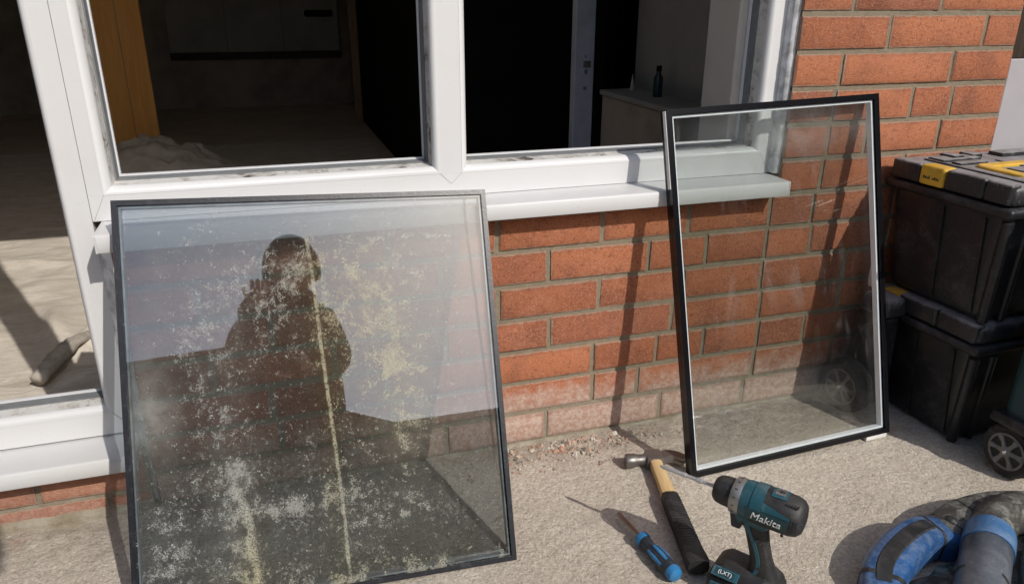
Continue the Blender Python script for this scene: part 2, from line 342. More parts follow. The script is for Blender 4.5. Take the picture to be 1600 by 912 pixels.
M = dict(
    brick=m_brick(), brick_low=m_brick('low_red_brick', .30), mortar=m_mortar(), concrete=m_concrete(), upvc=m_upvc(), upvc_dirty=m_upvc('weathered_upvc', (.70, .71, .71), .5, .4),
    sill=m_upvc('sill_plastic', (.64, .64, .64), .35, .35),
    rebate=m_rebate(), gasket=m_plain('grey_gasket', (.20, .21, .22), .6), lip=m_plain('white_lip', (.75, .76, .77), .35, var=.05),
    silicone=m_plain('old_silicone', (.80, .81, .82), .7, var=.4, sc=30, dark=(.22, .21, .19)),
    glass=m_glass('clear_glass', (.95, .96, .955), .85), glass_green=m_glass('greenish_glass', (.957, .968, .966), .9),
    stained=m_stained(), scum=m_scum(), smear=m_smeared(), seal=m_gasket(), seal2=m_gasket_clean(),
    spacer=m_plain('dull_spacer_bar', (.38, .41, .43), .45, .3, var=.5, sc=25, dark=(.16, .17, .18)),
    spacer2=m_plain('bright_spacer_bar', (.86, .90, .94), .45, 0, var=.05),
    tape=m_plain('white_paper_tape', (.78, .78, .76), .8, var=.2),
    cloth=m_cloth(), cloth_shaded=m_plain('shaded_cloth', (.46, .41, .35), .95, var=.4, sc=30, spec=.1, bump=.4, bsc=90), dark=m_plain('near_black', (.012, .011, .010), .9, spec=.1, var=.3, sc=5),  # shade of the roll is in its colour; black also fills the unlit room
    plaster=m_plain('grey_plaster', (.36, .36, .355), .9, var=.25, sc=3, dark=(.26, .255, .25), spec=.15),
    white_reveal=m_plain('pale_reveal_plaster', (.50, .47, .43), .9, var=.15, sc=5, spec=.15),
    wall_in=m_plain('dim_wall_paint', (.46, .41, .36), .9, var=.4, sc=3, spec=.1),
    panel=m_plain('white_unit_paint', (.42, .42, .40), .6, var=.25, sc=4),
    tan=m_wood('bare_timber', (.30, .19, .12), (.42, .29, .19)), oak=m_wood('orange_wood', (.78, .36, .085), (.88, .47, .14), .7),
    floor_in=m_plain('dusty_floorboards', (.62, .53, .44), .9, var=.4, sc=4, dark=(.46, .39, .32), spec=.1),
    steel_post=m_plain('grey_blue_metal', (.62, .68, .82), .45, .0, var=.3, sc=9, dark=(.42, .47, .58)),
    chrome=m_plain('bright_metal', (.6, .6, .6), .25, 1.0, var=.1),
    box=m_dusty('scuffed_black_plastic', (.009, .010, .0135), (.17, .175, .18), .50, .34, 12, bump=.3),
    boxlid=m_dusty('dusty_black_lid', (.016, .017, .021), (.36, .35, .35), .85, .34, 26, topdust=1.1, bump=.15, lo=.56, hi=.98),
    yellow=m_dusty('yellow_plastic', (.80, .47, .03), (.45, .38, .28), .35, .5, 30), 
    rubber=m_dusty('dusty_rubber', (.022, .022, .022), (.20, .19, .17), .6, .75, 25),
    rubber_dark=m_dusty('dark_rubber', (.018, .019, .021), (.16, .15, .14), .32, .5, 40, topdust=.2, bump=.15),
    hub=m_dusty('grey_wheel_hub', (.22, .22, .21), (.46, .43, .39), .6, .6, 30),
    hubdark=m_dusty('dark_wheel_hub', (.13, .13, .125), (.34, .32, .28), .5, .6, 30),
    teal=m_dusty('teal_plastic', (.010, .090, .125), (.24, .27, .28), .5, .38, 25, topdust=.2, bump=.12),
    teal_dk=m_dusty('dark_teal_plastic', (.006, .05, .062), (.18, .2, .2), .28, .45, 25, topdust=.1, bump=.1),
    blue=m_dusty('scuffed_blue_plastic', (.010, .080, .25), (.30, .36, .42), .45, .28, 34, topdust=.3, bump=.2),
    tube=m_dusty('grey_blue_tube', (.10, .115, .14), (.32, .33, .36), .5, .28, 9, topdust=.2, bump=.08),
    brownhouse=m_dusty('dusty_brown_housing', (.050, .045, .043), (.40, .40, .35), .8, .42, 34, topdust=.2),
    paleteal=m_dusty('pale_grimy_teal', (.035, .085, .09), (.50, .55, .50), .95, .5, 26, topdust=.2),
    collarblue=m_dusty('blue_collar', (.05, .17, .38), (.32, .36, .42), .5, .4, 14),
    shank=m_plain('dark_bright_shank', (.30, .30, .31), .28, 1.0, var=.2),
    steel=m_dusty('worn_steel', (.60, .60, .60), (.34, .29, .25), .5, .36, 40, .55, topdust=0, bump=.1),
    steel_dk=m_dusty('dark_forged_steel', (.26, .25, .24), (.26, .20, .16), .6, .38, 30, .7, topdust=0),
    silver=m_dusty('silver_gear_case', (.38, .38, .37), (.26, .25, .24), .5, .4, 50, .7, topdust=0, bump=.1),
    white_ink=m_plain('white_ink', (.82, .84, .84), .5, var=.2, sc=300, dark=(.4, .42, .42)),
    black_ink=m_plain('black_ink', (.03, .03, .03), .6), amber=m_plain('amber_screw', (.16, .30, .28), .4),
    hickory=m_wood('pale_hickory', (.56, .38, .17), (.70, .52, .28), 3.0, 'X'),
    sd_blue=m_dusty('bright_blue_grip', (.02, .20, .46), (.2, .26, .32), .35, .4, 60, topdust=.1, bump=.1),
    sd_black=m_dusty('black_blue_grip', (.02, .028, .04), (.12, .14, .17), .4, .45, 60, topdust=.1, bump=.1),
    skin=m_plain('skin', (.55, .33, .24), .55, var=.1), hair=m_plain('dark_hair', (.02, .015, .012), .7),
    jacket=m_plain('dark_jacket', (.025, .027, .032), .85, var=.3), trousers=m_plain('dark_trousers', (.03, .033, .045), .9, var=.3),
    boot=m_plain('black_boot', (.02, .018, .016), .6), phone=m_plain('black_phone', (.01, .01, .012), .2),
    timber=m_wood('dark_stained_timber', (.035, .024, .017), (.06, .042, .03)), felt=m_plain('grey_roof_felt', (.08, .08, .08), .9),
    render=m_plain('grey_render', (.40, .40, .39), .9, var=.2, sc=6), soil=m_plain('grass_and_soil', (.06, .075, .03), .95, var=.4, sc=3, spec=.1),
    postwhite=m_upvc('shaded_white_paint', (.44, .42, .44), .3, .5), bottle=m_plain('dark_teal_bottle', (.015, .045, .055), .25), bluewhite=m_plain('pale_tube', (.6, .6, .6), .4),
    debris=None, ceilingm=m_plain('ceiling_paint', (.80, .79, .76), .9),
)
def m_debris():
    m = Mat('rubble_chips'); r = m.n('NewGeometry').outputs['Random Per Island']
    c = m.ramp(r, [(0, (.40, .17, .10)), (.22, (.62, .58, .50)), (.42, (.30, .26, .21)), (.62, (.52, .30, .2)), (.8, (.46, .41, .34)), (1, (.2, .17, .14))])
    return m.done(m.bsdf(c, .9, spec=.2))
M['debris'] = m_debris()

# ------------------------------------------------------------------ object helpers
def tag(o, label=None, cat=None, group=None, kind=None):
    if label: o['label'] = label
    if cat: o['category'] = cat
    if group: o['group'] = group
    if kind: o['kind'] = kind
    return o
def thing(name, label, cat, loc=(0, 0, 0), rot=(0, 0, 0), group=None, mat=None):
    o = bpy.data.objects.new(name, None); C.objects.link(o)
    if mat is not None: o.matrix_world = mat
    else: o.location = loc; o.rotation_euler = rot
    o.empty_display_size = .05
    return tag(o, label, cat, group)
def obj(name, bm, m, parent=None, smooth=False, loc=None, rot=None, auto=None):
    me = bpy.data.meshes.new(name); bm.normal_update(); bm.to_mesh(me); bm.free()
    ms = m if isinstance(m, (list, tuple)) else [m]
    for x in ms: me.materials.append(x)
    if smooth:
        for p in me.polygons: p.use_smooth = True
    if auto is not None:
        for p in me.polygons: p.use_smooth = True
        me.set_sharp_from_angle(angle=R(auto))
    o = bpy.data.objects.new(name, me); C.objects.link(o)
    if parent: o.parent = parent
    if loc: o.location = loc
    if rot: o.rotation_euler = rot
    return o
def link_mesh(name, me, parent, loc, rot=(0, 0, 0)):
    o = bpy.data.objects.new(name, me); C.objects.link(o); o.parent = parent; o.location = loc; o.rotation_euler = rot
    return o
def box(x0, x1, y0, y1, z0, z1, bev=0, seg=1, bm=None, mi=0):
    b = bm or bmesh.new()
    vs = [b.verts.new((x, y, z)) for x in (x0, x1) for y in (y0, y1) for z in (z0, z1)]
    fs = [b.faces.new([vs[i] for i in q]) for q in ((0, 1, 3, 2), (4, 6, 7, 5), (0, 4, 5, 1), (2, 3, 7, 6), (0, 2, 6, 4), (1, 5, 7, 3))]
    for f in fs: f.material_index = mi
    if bev:
        es = {e for f in fs for e in f.edges}
        bmesh.ops.bevel(b, geom=list(es), offset=bev, segments=seg, affect='EDGES', profile=.6)
    return b
def taper_box(cx, cy, z0, z1, bx, by, tx, ty, bev=.01, seg=2, bm=None, mi=0):
    b = bm or bmesh.new(); vs = []
    for z, hx, hy in ((z0, bx, by), (z1, tx, ty)):
        for sx, sy in ((-1, -1), (1, -1), (1, 1), (-1, 1)): vs.append(b.verts.new((cx + sx * hx, cy + sy * hy, z)))
    fs = [b.faces.new([vs[i] for i in q]) for q in ((3, 2, 1, 0), (4, 5, 6, 7), (0, 1, 5, 4), (1, 2, 6, 5), (2, 3, 7, 6), (3, 0, 4, 7))]
    for f in fs: f.material_index = mi
    if bev:
        es = {e for f in fs for e in f.edges}
        bmesh.ops.bevel(b, geom=list(es), offset=bev, segments=seg, affect='EDGES', profile=.55)
    return b
def lathe(profile, seg=32, axis='X', bm=None, mi=0, sy=1, sz=1, cap=True):
    b = bm or bmesh.new(); rings = []
    for a, r in profile:
        ring = []
        for i in range(seg):
            t = 2 * math.pi * i / seg; c, s = math.cos(t) * r, math.sin(t) * r
            p = {'X': (a, c * sy, s * sz), 'Y': (c * sy, a, s * sz), 'Z': (c * sy, s * sz, a)}[axis]
            ring.append(b.verts.new(p))
        rings.append(ring)
    for q, p in zip(rings, rings[1:]):
        for i in range(seg):
            f = b.faces.new((q[i], q[(i + 1) % seg], p[(i + 1) % seg], p[i])); f.material_index = mi
    if cap:
        b.faces.new(rings[0][::-1]).material_index = mi; b.faces.new(rings[-1]).material_index = mi
    bmesh.ops.recalc_face_normals(b, faces=b.faces)
    return b
def sweep(pts, section, bm=None, mi=0, up=(0, 0, 1), scales=None, cap=True):
    """section = list of (side, up) points; pts = list of Vectors"""
    b = bm or bmesh.new(); pts = [Vector(p) for p in pts]; rings = []; up = Vector(up)
    for i, p in enumerate(pts):
        t = (pts[min(i + 1, len(pts) - 1)] - pts[max(i - 1, 0)]).normalized()
        s = t.cross(up).normalized(); u = s.cross(t).normalized(); k = scales[i] if scales else 1
        kk = k if isinstance(k, tuple) else (k, k)
        rings.append([b.verts.new(p + s * (x * kk[0]) + u * (y * kk[1])) for x, y in section])
    n = len(section)
    for q, r_ in zip(rings, rings[1:]):
        for i in range(n):
            f = b.faces.new((q[i], q[(i + 1) % n], r_[(i + 1) % n], r_[i])); f.material_index = mi
    if cap:
        b.faces.new(rings[0][::-1]).material_index = mi; b.faces.new(rings[-1]).material_index = mi
    bmesh.ops.recalc_face_normals(b, faces=b.faces)
    return b
def circ(r, n=12, sx=1, sy=1, pw=1.0):
    out = []
    for i in range(n):
        t = 2 * math.pi * i / n; c, s = math.cos(t), math.sin(t)
        out.append((math.copysign(abs(c) ** pw, c) * r * sx, math.copysign(abs(s) ** pw, s) * r * sy))
    return out
def catmull(P, n=8):
    P = [Vector(p) for p in P]; Q = [P[0] * 2 - P[1]] + P + [P[-1] * 2 - P[-2]]; out = []
    for i in range(1, len(Q) - 2):
        for k in range(n):
            t = k / n; a, b, c, d = Q[i - 1], Q[i], Q[i + 1], Q[i + 2]
            out.append(.5 * ((2 * b) + (c - a) * t + (2 * a - 5 * b + 4 * c - d) * t * t + (3 * b - 3 * c + d - a) * t ** 3))
    out.append(P[-1]); return out
def fbm(x, y, z, o=4):
    return noise.fractal(Vector((x, y, z)), 1.0, 2.0, o)

# ------------------------------------------------------------------ ground
def ground_patch():
    b = bmesh.new(); x0, x1, y0, y1, s = -1.3, 1.5, -1.05, 0.04, .0075
    nx, ny = int((x1 - x0) / s), int((y1 - y0) / s); g = []
    for j in range(ny + 1):
        row = []
        for i in range(nx + 1):
            x, y = x0 + (x1 - x0) * i / nx, y0 + (y1 - y0) * j / ny
            h = .0022 * fbm(x * 9, y * 9, 1) + .0016 * fbm(x * 42, y * 42, 5, 3)
            near = max(0, min(1, (y + .13) / .10))
            h += near * (.004 * fbm(x * 28, y * 28, 9, 3) + .003)
            edge = min(1, (x - x0) / .1, (x1 - x) / .1, (y - y0) / .1)
            row.append(b.verts.new((x, y, h * max(0, edge) - .0012)))
        g.append(row)
    for j in range(ny):
        for i in range(nx): b.faces.new((g[j][i], g[j][i + 1], g[j + 1][i + 1], g[j + 1][i]))
    return b
tag(obj('patio_ground', ground_patch(), M['concrete'], smooth=True), 'worn tan concrete patio along the foot of the brick wall', kind='structure')
b = bmesh.new()
for x0, x1, y0, y1 in ((-5, -1.3, -4, .04), (1.5, 4, -4, .04), (-1.3, 1.5, -4, -1.05)):
    b.faces.new([b.verts.new(p) for p in ((x0, y0, -.0012), (x1, y0, -.0012), (x1, y1, -.0012), (x0, y1, -.0012))])
tag(obj('outer_patio', b, M['concrete']), 'concrete patio reaching out into the garden', kind='structure')
b = bmesh.new(); b.faces.new([b.verts.new(p) for p in ((-150, -200, -.03), (150, -200, -.03), (150, .05, -.03), (-150, .05, -.03))])
tag(obj('garden_ground', b, M['soil']), 'rough grass and soil beyond the patio', kind='structure')

def chips(n, fn, lo, hi, name, label, cat='debris'):
    b = bmesh.new()
    for _ in range(n):
        x, y, k = fn(); s = random.uniform(lo, hi) * k
        a = random.uniform(0, 6.28); m3 = Euler((random.uniform(-.4, .4), random.uniform(-.4, .4), a)).to_matrix()
        vs = []
        for dx, dy, dz in ((-1, -.7, -.4), (1, -.8, -.4), (.8, .8, -.4), (-.9, .6, -.4), (-.5, -.4, .5), (.6, -.3, .45), (.3, .5, .4), (-.6, .35, .5)):
            v = m3 @ Vector((dx * s * random.uniform(.6, 1.2), dy * s * random.uniform(.5, 1.1), dz * s * random.uniform(.6, 1.1)))
            vs.append(b.verts.new(v + Vector((x, y, s * .25 + .001))))
        for q in ((3, 2, 1, 0), (4, 5, 6, 7), (0, 1, 5, 4), (1, 2, 6, 5), (2, 3, 7, 6), (3, 0, 4, 7)): b.faces.new([vs[i] for i in q])
    return tag(obj(name, b, M['debris']), label, cat, kind='stuff')
def near_wall():
    x = random.choice((random.gauss(.17, .10), random.gauss(.12, .14), random.uniform(-.1, .36)))
    return x, -abs(random.gauss(0.0, .045)) - .012, 1
chips(520, near_wall, .0012, .0042, 'rubble_chips', 'small red and white mortar and brick chips scattered along the foot of the wall')
chips(60, lambda: (random.gauss(.18, .09), -abs(random.gauss(0, .03)) - .015, 1), .004, .0085, 'mortar_crumbs', 'larger pale mortar crumbs heaped at the wall foot left of the upright glass')
chips(1500, lambda: (random.uniform(-.95, 1.1), random.uniform(-.95, -.08), 1), .0005, .0017, 'fine_grit', 'fine sandy grit lying all over the concrete')

# ------------------------------------------------------------------ brick wall
X0, X1 = -.690, 1.235; XP = .650          # left end, right corner, left edge of the pier beside the window
wall = thing('brick_wall', 'red brick wall with buff mortar under the window and rising beside it', 'brick wall', (X0, 0, 0))
def brick_mesh(L, H, D=.10):
    b = bmesh.new(); box(-L / 2, L / 2, 0, D, -H / 2, H / 2, bm=b)
    es = [e for e in b.edges if all(v.co.y < .01 for v in e.verts)]
    bmesh.ops.bevel(b, geom=es, offset=.0035, segments=2, affect='EDGES', profile=.5)
    for v in b.verts:
        if v.co.y < .006: v.co += Vector((random.uniform(-1, 1) * .0009, random.uniform(-1, 1) * .0005, random.uniform(-1, 1) * .0009))
    return b
ROWS = {0: [-.565, -.34, -.115, .111, .396, .62, .85, 1.07], 1: [-.45, -.225, 0, .222, .333, .641, .866, 1.09],
        2: [-.46, -.235, -.01, .218, .375, .496, .643, .771, .97], 3: [-.56, -.335, -.11, .115, .408, .638, .86, 1.08],
        4: [-.445, -.22, .003, .227, .43, .631, .86, 1.06], 5: [-.565, -.34, -.115, .11, .339, .48, .632, .751, .97],
        6: [-.45, -.22, 0, .227, .43, .633, .745, .97, 1.15], 7: [.755, .98], 8: [.759, .86, 1.063], 9: [.76, .97, 1.082], 10: [.766, 1.064],
        11: [.875, 1.138], 12: [.772, 1.0], 13: [.875, 1.10], 14: [.765, .99], 15: [.875, 1.1], 16: [.765, .99], 17: [.875, 1.1]}
JZ = .005
for r_, js in ROWS.items():
    xa = X0 if r_ <= 6 else XP
    xs = [xa] + [j for j in js if xa + .03 < j < X1 - .03] + [X1]
    for a, b_ in zip(xs, xs[1:]):
        l = a + (.0042 if a > xa else 0); h_ = b_ - (.0042 if b_ < X1 else 0)
        z0 = JZ + .075 * r_ + .0049; z1 = z0 + .0652
        if r_ == 6: z1 = min(z1, .530)
        o = obj('brick', brick_mesh(h_ - l, z1 - z0), M['brick'], wall, auto=35)
        o.location = ((l + h_) / 2 - X0 + random.uniform(-.0006, .0006), random.uniform(-.0012, .0012), (z0 + z1) / 2 + random.uniform(-.0006, .0006))
        o.rotation_euler = (random.uniform(-.008, .008), random.uniform(-.003, .003), random.uniform(-.004, .004))
b = bmesh.new()
def mortar_face(b, xa, xb, za, zb, y=.0038, s=.009):
    nx, nz = max(1, int((xb - xa) / s)), max(1, int((zb - za) / s)); g = []
    for j in range(nz + 1):
        g.append([b.verts.new((xa + (xb - xa) * i / nx - X0, y + .0016 * fbm((xa + (xb - xa) * i / nx) * 60, (za + (zb - za) * j / nz) * 60, 3, 3), za + (zb - za) * j / nz)) for i in range(nx + 1)])
    for j in range(nz):
        for i in range(nx): b.faces.new((g[j][i], g[j][i + 1], g[j + 1][i + 1], g[j + 1][i]))
mortar_face(b, X0, XP, -.03, .538); mortar_face(b, XP, X1, -.03, 1.35)
obj('mortar', b, M['mortar'], wall, smooth=True)
b = box(0, XP - X0, .009, .10, -.03, .536); box(XP - X0 + .001, X1 - X0, .009, .10, -.03, 1.355, bm=b); obj('wall_core', b, M['mortar'], wall)
# bloomed cement fillet along the foot
b = bmesh.new(); N = 260; top = []; bot = []; mid = []
for i in range(N + 1):
    x = (X1 - X0) * i / N; k = fbm((x + X0) * 14, 2, 4, 4); k2 = fbm((x + X0) * 50, 7, 1, 3)
    top.append(b.verts.new((x, .0015, .006 + .004 * k))); mid.append(b.verts.new((x, -.005 - .003 * k2, .002 + .002 * k))); bot.append(b.verts.new((x, -.017 - .008 * k - .004 * k2, -.005)))
for i in range(N):
    b.faces.new((mid[i], mid[i + 1], top[i + 1], top[i])); b.faces.new((bot[i], bot[i + 1], mid[i + 1], mid[i]))
obj('mortar_fillet', b, M['mortar'], wall, smooth=True)

# low wall under the left window
lw = thing('low_brick_wall', 'low strip of red brick under the sill of the tall left window', 'brick wall', (-1.9, 0, 0))
for r_, (za, zb) in enumerate(((.004, .041), (.0525, .1275))):
    xs = [-1.9 + .225 * i + (.11 if r_ else 0) for i in range(6)]
    xs = [x for x in xs if x < -.75] + [-.7005]
    if r_: xs = [-1.9] + xs
    for a, b_ in zip(xs, xs[1:]):
        o = obj('brick', brick_mesh(b_ - a - .008, zb - za), M['brick_low'], lw, auto=35); o.location = ((a + b_) / 2 + 1.9, random.uniform(-.001, .001), (za + zb) / 2)
b = box(0, 1.199, .0055, .10, -.03, .129); obj('mortar', b, M['mortar'], lw)
b = bmesh.new(); N = 120; rows = []
for i in range(N + 1):
    x = 1.199 * i / N; k = fbm(x * 12, 1, 8, 4); k2 = fbm(x * 45, 4, 2, 3)
    rows.append([b.verts.new(p) for p in ((x, .004, .024 + .004 * k), (x, -.006 - .002 * k2, .020 + .004 * k), (x, -.011 + .002 * k2, .010 + .003 * k2), (x, -.008, .002), (x, -.022 - .008 * k, -.004))])
for p, q in zip(rows, rows[1:]):
    for i in range(4): b.faces.new((p[i + 1], q[i + 1], q[i], p[i]))
obj('cement_ledge', b, M['mortar'], lw, smooth=True)

# ------------------------------------------------------------------ windows
HEAD = 2.12
YF, YB = .035, .105
def ring(bm, x0, x1, z0, z1, prof, mi=0):
    L = []
    for u, y in prof: L.append([bm.verts.new(p) for p in ((x0 + u, y, z0 + u), (x1 - u, y, z0 + u), (x1 - u, y, z1 - u), (x0 + u, y, z1 - u))])
    for a, c in zip(L, L[1:]):
        for i in range(4): bm.faces.new((a[i], a[(i + 1) % 4], c[(i + 1) % 4], c[i])).material_index = mi
    return bm
def lights(parent, x0, x1, z0, z1):
    obj('glazing_bead', ring(bmesh.new(), x0, x1, z0, z1, [(0, .045), (0, YF - .0006), (.003, YF + .0002), (.009, YF + .0055), (.0125, YF + .012), (.0125, YF + .016)]), M['upvc'], parent, auto=50)
    obj('rebate', ring(bmesh.new(), x0, x1, z0, z1, [(.0120, YF + .0155), (.0145, .0775), (.0148, .080)]), M['rebate'], parent)
    obj('gasket', ring(bmesh.new(), x0, x1, z0, z1, [(.0140, .084), (.0142, .0770), (.0175, .0765), (.0185, .098)]), M['gasket'], parent)
    obj('inner_lip', ring(bmesh.new(), x0, x1, z0, z1, [(.0183, .1005), (.0185, .0975), (.0212, .0975), (.0214, .1045)]), M['lip'], parent)
def mitre(bm, a, b_, t=.0007):
    a, b_ = Vector(a), Vector(b_); d = (b_ - a).normalized(); n_ = Vector((d.z, 0, -d.x)) * t
    bm.faces.new([bm.verts.new(p) for p in (a + n_, a - n_, b_ - n_, b_ + n_)])
win = thing('double_window', 'white plastic two-light window with both panes taken out and dirty rebates', 'window', (-.7145, 0, .572))
def wob(name, bm, m, par, **k):       # geometry written in world coordinates
    for v in bm.verts: v.co -= par.location
    return obj(name, bm, m, par, **k)
_old_obj = obj
wx0, wx1, wz0 = -.7145, .640, .572
F1 = (-.690, -.1035, .6165, HEAD - .05); F2 = (-.061, .612, .6165, HEAD - .05)
E_ = 0
wob('bottom_rail', box(wx0, wx1, YF, YB, wz0, F1[2], E_), M['upvc'], win)
wob('top_rail', box(wx0, wx1, YF, YB, F1[3], HEAD, E_), M['upvc'], win)
wob('left_stile', box(wx0, F1[0], YF, YB, F1[2] + .0001, F1[3] - .0001, E_), M['upvc'], win)
wob('right_stile', box(F2[1], wx1, YF, YB, F1[2] + .0001, F1[3] - .0001, E_), M['upvc'], win)
wob('mullion', box(F1[1], F2[0], YF, YB, F1[2] + .0001, F1[3] - .0001, E_), M['upvc'], win)
def lights_at(win, F):
    n0 = len(C.objects)
    before = set(C.objects)
    lights(win, *F)
    for o in set(C.objects) - before:
        for v in o.data.vertices: v.co -= win.location
lights_at(win, F1); lights_at(win, F2)
b = bmesh.new(); yy = YF - .0009
for a, c in (((wx0 + .004, yy, wz0 + .004), (F1[0], yy, F1[2])), ((F1[1], yy, F1[2]), ((F1[1] + F2[0]) / 2, yy, F1[2] - .02)), ((F2[0], yy, F1[2]), ((F1[1] + F2[0]) / 2, yy, F1[2] - .02)), ((F2[1], yy, F1[2]), (wx1 - .002, yy, wz0 + .004))): mitre(b, a, c, .00022)
wob('mitre_joints', b, M['gasket'], win)
# tall window on the left
tw = thing('tall_window', 'tall white plastic window at the left edge, its pane taken out', 'window', (-.7155, 0, .158))
tx0, tx1, tz0 = -1.75, -.7155, .158
F0 = (-1.70, -.747, .2025, HEAD - .05)
wob('bottom_rail', box(tx0, tx1, YF, YB, tz0, F0[2], E_), M['upvc'], tw)
wob('top_rail', box(tx0, tx1, YF, YB, F0[3], HEAD, E_), M['upvc'], tw)
wob('right_stile', box(F0[1], tx1, YF, YB, F0[2] + .0001, F0[3] - .0001, E_), M['upvc'], tw)
wob('left_stile', box(tx0, F0[0], YF, YB, F0[2] + .0001, F0[3] - .0001, E_), M['upvc'], tw)
lights_at(tw, F0)
b = bmesh.new(); mitre(b, (F0[1], yy, F0[2]), (tx1 - .004, yy, tz0 + .012), .0005); wob('mitre_joints', b, M['gasket'], tw)
# old silicone down the frame edge
def strip(name, xs, za, zb, par_label, seed=0):
    b = bmesh.new(); N = int((zb - za) / .006); L = []
    for i in range(N + 1):
        z = za + (zb - za) * i / N; k = fbm(z * 40, seed, 2, 4) * .0022
        L.append([b.verts.new((xs[0][0], xs[0][1], z)), b.verts.new((xs[1][0] + k, xs[1][1], z)), b.verts.new((xs[2][0] + k * 1.5, xs[2][1], z))])
    for p, q in zip(L, L[1:]):
        for i in range(2): b.faces.new((p[i], p[i + 1], q[i + 1], q[i]))
    bmesh.ops.recalc_face_normals(b, faces=b.faces)
    return tag(obj(name, b, M['silicone'], smooth=True), par_label, 'sealant')
strip('silicone_seal', ((.636, .0345), (.6375, .0145), (.6505, .0105)), .575, HEAD, 'grey sealant strip between the white window frame and the brick pier')
strip('silicone_seal', ((-.716, .0345), (-.703, .022), (-.690, .004)), .01, .545, 'crumbling sealant between the tall window stile and the brick below the sill end', 5)
# sills
def sill(name, label, x0, x1, zt):
    t = thing(name, label, 'window sill', (x0, 0, zt))
    prof = [(.060, -.0035), (-.044, -.0040), (-.0480, -.0048), (-.0500, -.0072), (-.0503, -.0335), (-.0495, -.0350), (-.046, -.0350), (-.045, -.0300), (.034, -.0285)]
    b = bmesh.new(); A = [b.verts.new((0, y, z)) for y, z in prof]; Bv = [b.verts.new((x1 - x0, y, z)) for y, z in prof]
    for i in range(len(prof)):
        j = (i + 1) % len(prof); b.faces.new((A[i], A[j], Bv[j], Bv[i]))
    b.faces.new(A); b.faces.new(Bv[::-1]); bmesh.ops.recalc_face_normals(b, faces=b.faces)
    obj('sill_board', b, M['sill'], t, auto=40)
    for xa, xb in ((-.003, -.0002), (x1 - x0 + .0002, x1 - x0 + .003)):
        b = bmesh.new(); pr = [(y * 1.0 - (.0007 if y < 0 else 0), z + (.0003 if z > -.02 else -.0008)) for y, z in prof]
        A = [b.verts.new((xa, y, z)) for y, z in pr]; Bv = [b.verts.new((xb, y, z)) for y, z in pr]
        for i in range(len(pr)):
            j = (i + 1) % len(pr); b.faces.new((A[i], A[j], Bv[j], Bv[i]))
        b.faces.new(A); b.faces.new(Bv[::-1]); bmesh.ops.recalc_face_normals(b, faces=b.faces)
        obj('end_cap', b, M['sill'], t)
    return t
sill('window_sill', 'long white plastic sill under the two-light window above the brickwork', -.698, .634, .5745)
sill('window_sill', 'low white plastic sill under the tall window at the left edge', -1.75, -.708, .1575)

# rest of the building (mostly out of the frame)
t = thing('rendered_upper_wall', 'plain grey rendered wall above the windows', 'wall', (-3, 0, HEAD))
obj('wall_panel', box(0, 4.235, .0, .25, .0015, 1.1), M['render'], t)
obj('pier_panel', box(3 + XP, 3 + X1, .0, .25, 1.357 - HEAD, 0), M['render'], t)
obj('far_panel', box(4.588, 7.0, .002, .25, -HEAD - .03, 1.1), M['render'], t)
obj('over_panel', box(4.2365, 4.587, .002, .25, 1.90 - HEAD, 1.1), M['render'], t)
obj('side_panel', box(0, 1.249, 0, .25, -HEAD - .03, 0), M['render'], t)
# painted post at the right-hand corner of the brick, shade mixed into its white
t = thing('painted_corner_post', 'white painted post, greyed for shade, where the brick wall ends behind the black boxes', 'post', (1.237, 0, 0))
obj('post_board', box(0, .35, .004, .20, -.02, .805, .002), M['postwhite'], t)
obj('timber_above', box(.0, .35, .008, .20, .807, 1.9), M['timber'], t)

# ------------------------------------------------------------------ interior
FZ = -.10
def struct(name, bm, m, label, **k): return tag(obj(name, bm, m, **k), label, kind='structure')
struct('interior_floor', box(-3.2, 3.2, .107, 7.0, FZ - .1, FZ), M['floor_in'], 'dusty dark floor of the gutted room')
struct('interior_ceiling', box(-3.2, 3.2, .26, 7.0, 2.35, 2.45), M['ceilingm'], 'ceiling of the dark room')
struct('interior_back_wall', box(-3.2, 3.2, 6.8, 6.9, FZ, 2.35), M['wall_in'], 'dark back wall of the gutted room')
struct('interior_left_wall', box(-3.2, -3.1, .26, 6.8, FZ, 2.35), M['wall_in'], 'dark left wall of the gutted room')
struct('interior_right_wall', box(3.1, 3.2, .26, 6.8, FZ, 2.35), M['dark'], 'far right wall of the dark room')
struct('inner_wall_below_window', box(-.705, .565, .101, .26, FZ, .60), M['plaster'], 'plastered wall below the window inside the room')
struct('inner_wall_left', box(-3.1, -1.76, .26, .28, FZ, 2.35), M['wall_in'], 'inner face of the front wall')
struct('inner_wall_below_tall_window', box(-1.76, -.7065, .1055, .145, FZ, .165), M['plaster'], 'low plastered wall inside under the tall window')
# window reveal and right-hand plaster wall
struct('window_reveal', box(.572, .66, .106, .232, .60, HEAD + .1, .004), M['white_reveal'], 'pale plaster reveal at the right side of the window')
struct('interior_side_wall', box(1.30, 1.40, .235, 2.04, FZ, 2.35), M['plaster'], 'grey plaster wall seen through the right-hand light')
struct('inner_wall_right', box(.662, 1.30, .235, .25, FZ, 2.35), M['plaster'], 'inner face of the front wall beside the window')
struct('dark_depth_block', box(.40, 1.29, 2.25, 5.6, FZ, 2.35), M['dark'], 'near-black block added to stand for the unlit depth of the room')  # solid dark block added where the room only fades into darkness
t = thing('bare_timber_stud', 'pale bare timber upright far back in the left-hand light', 'stud', (.372, 5.54, FZ))
obj('stud', box(-.04, .025, -.03, .05, .0, 2.44, .004), M['tan'], t)
t = thing('white_cupboard', 'dim white panelled cupboard hanging on the back wall of the room', 'cupboard', (-.336, 6.79, .43))
for i, (a, c) in enumerate(((-.89, -.37), (-.365, .15), (.155, .69))): obj('cupboard_door', box(a, c, -.05, 0, 0, .75, .004), M['panel'], t)
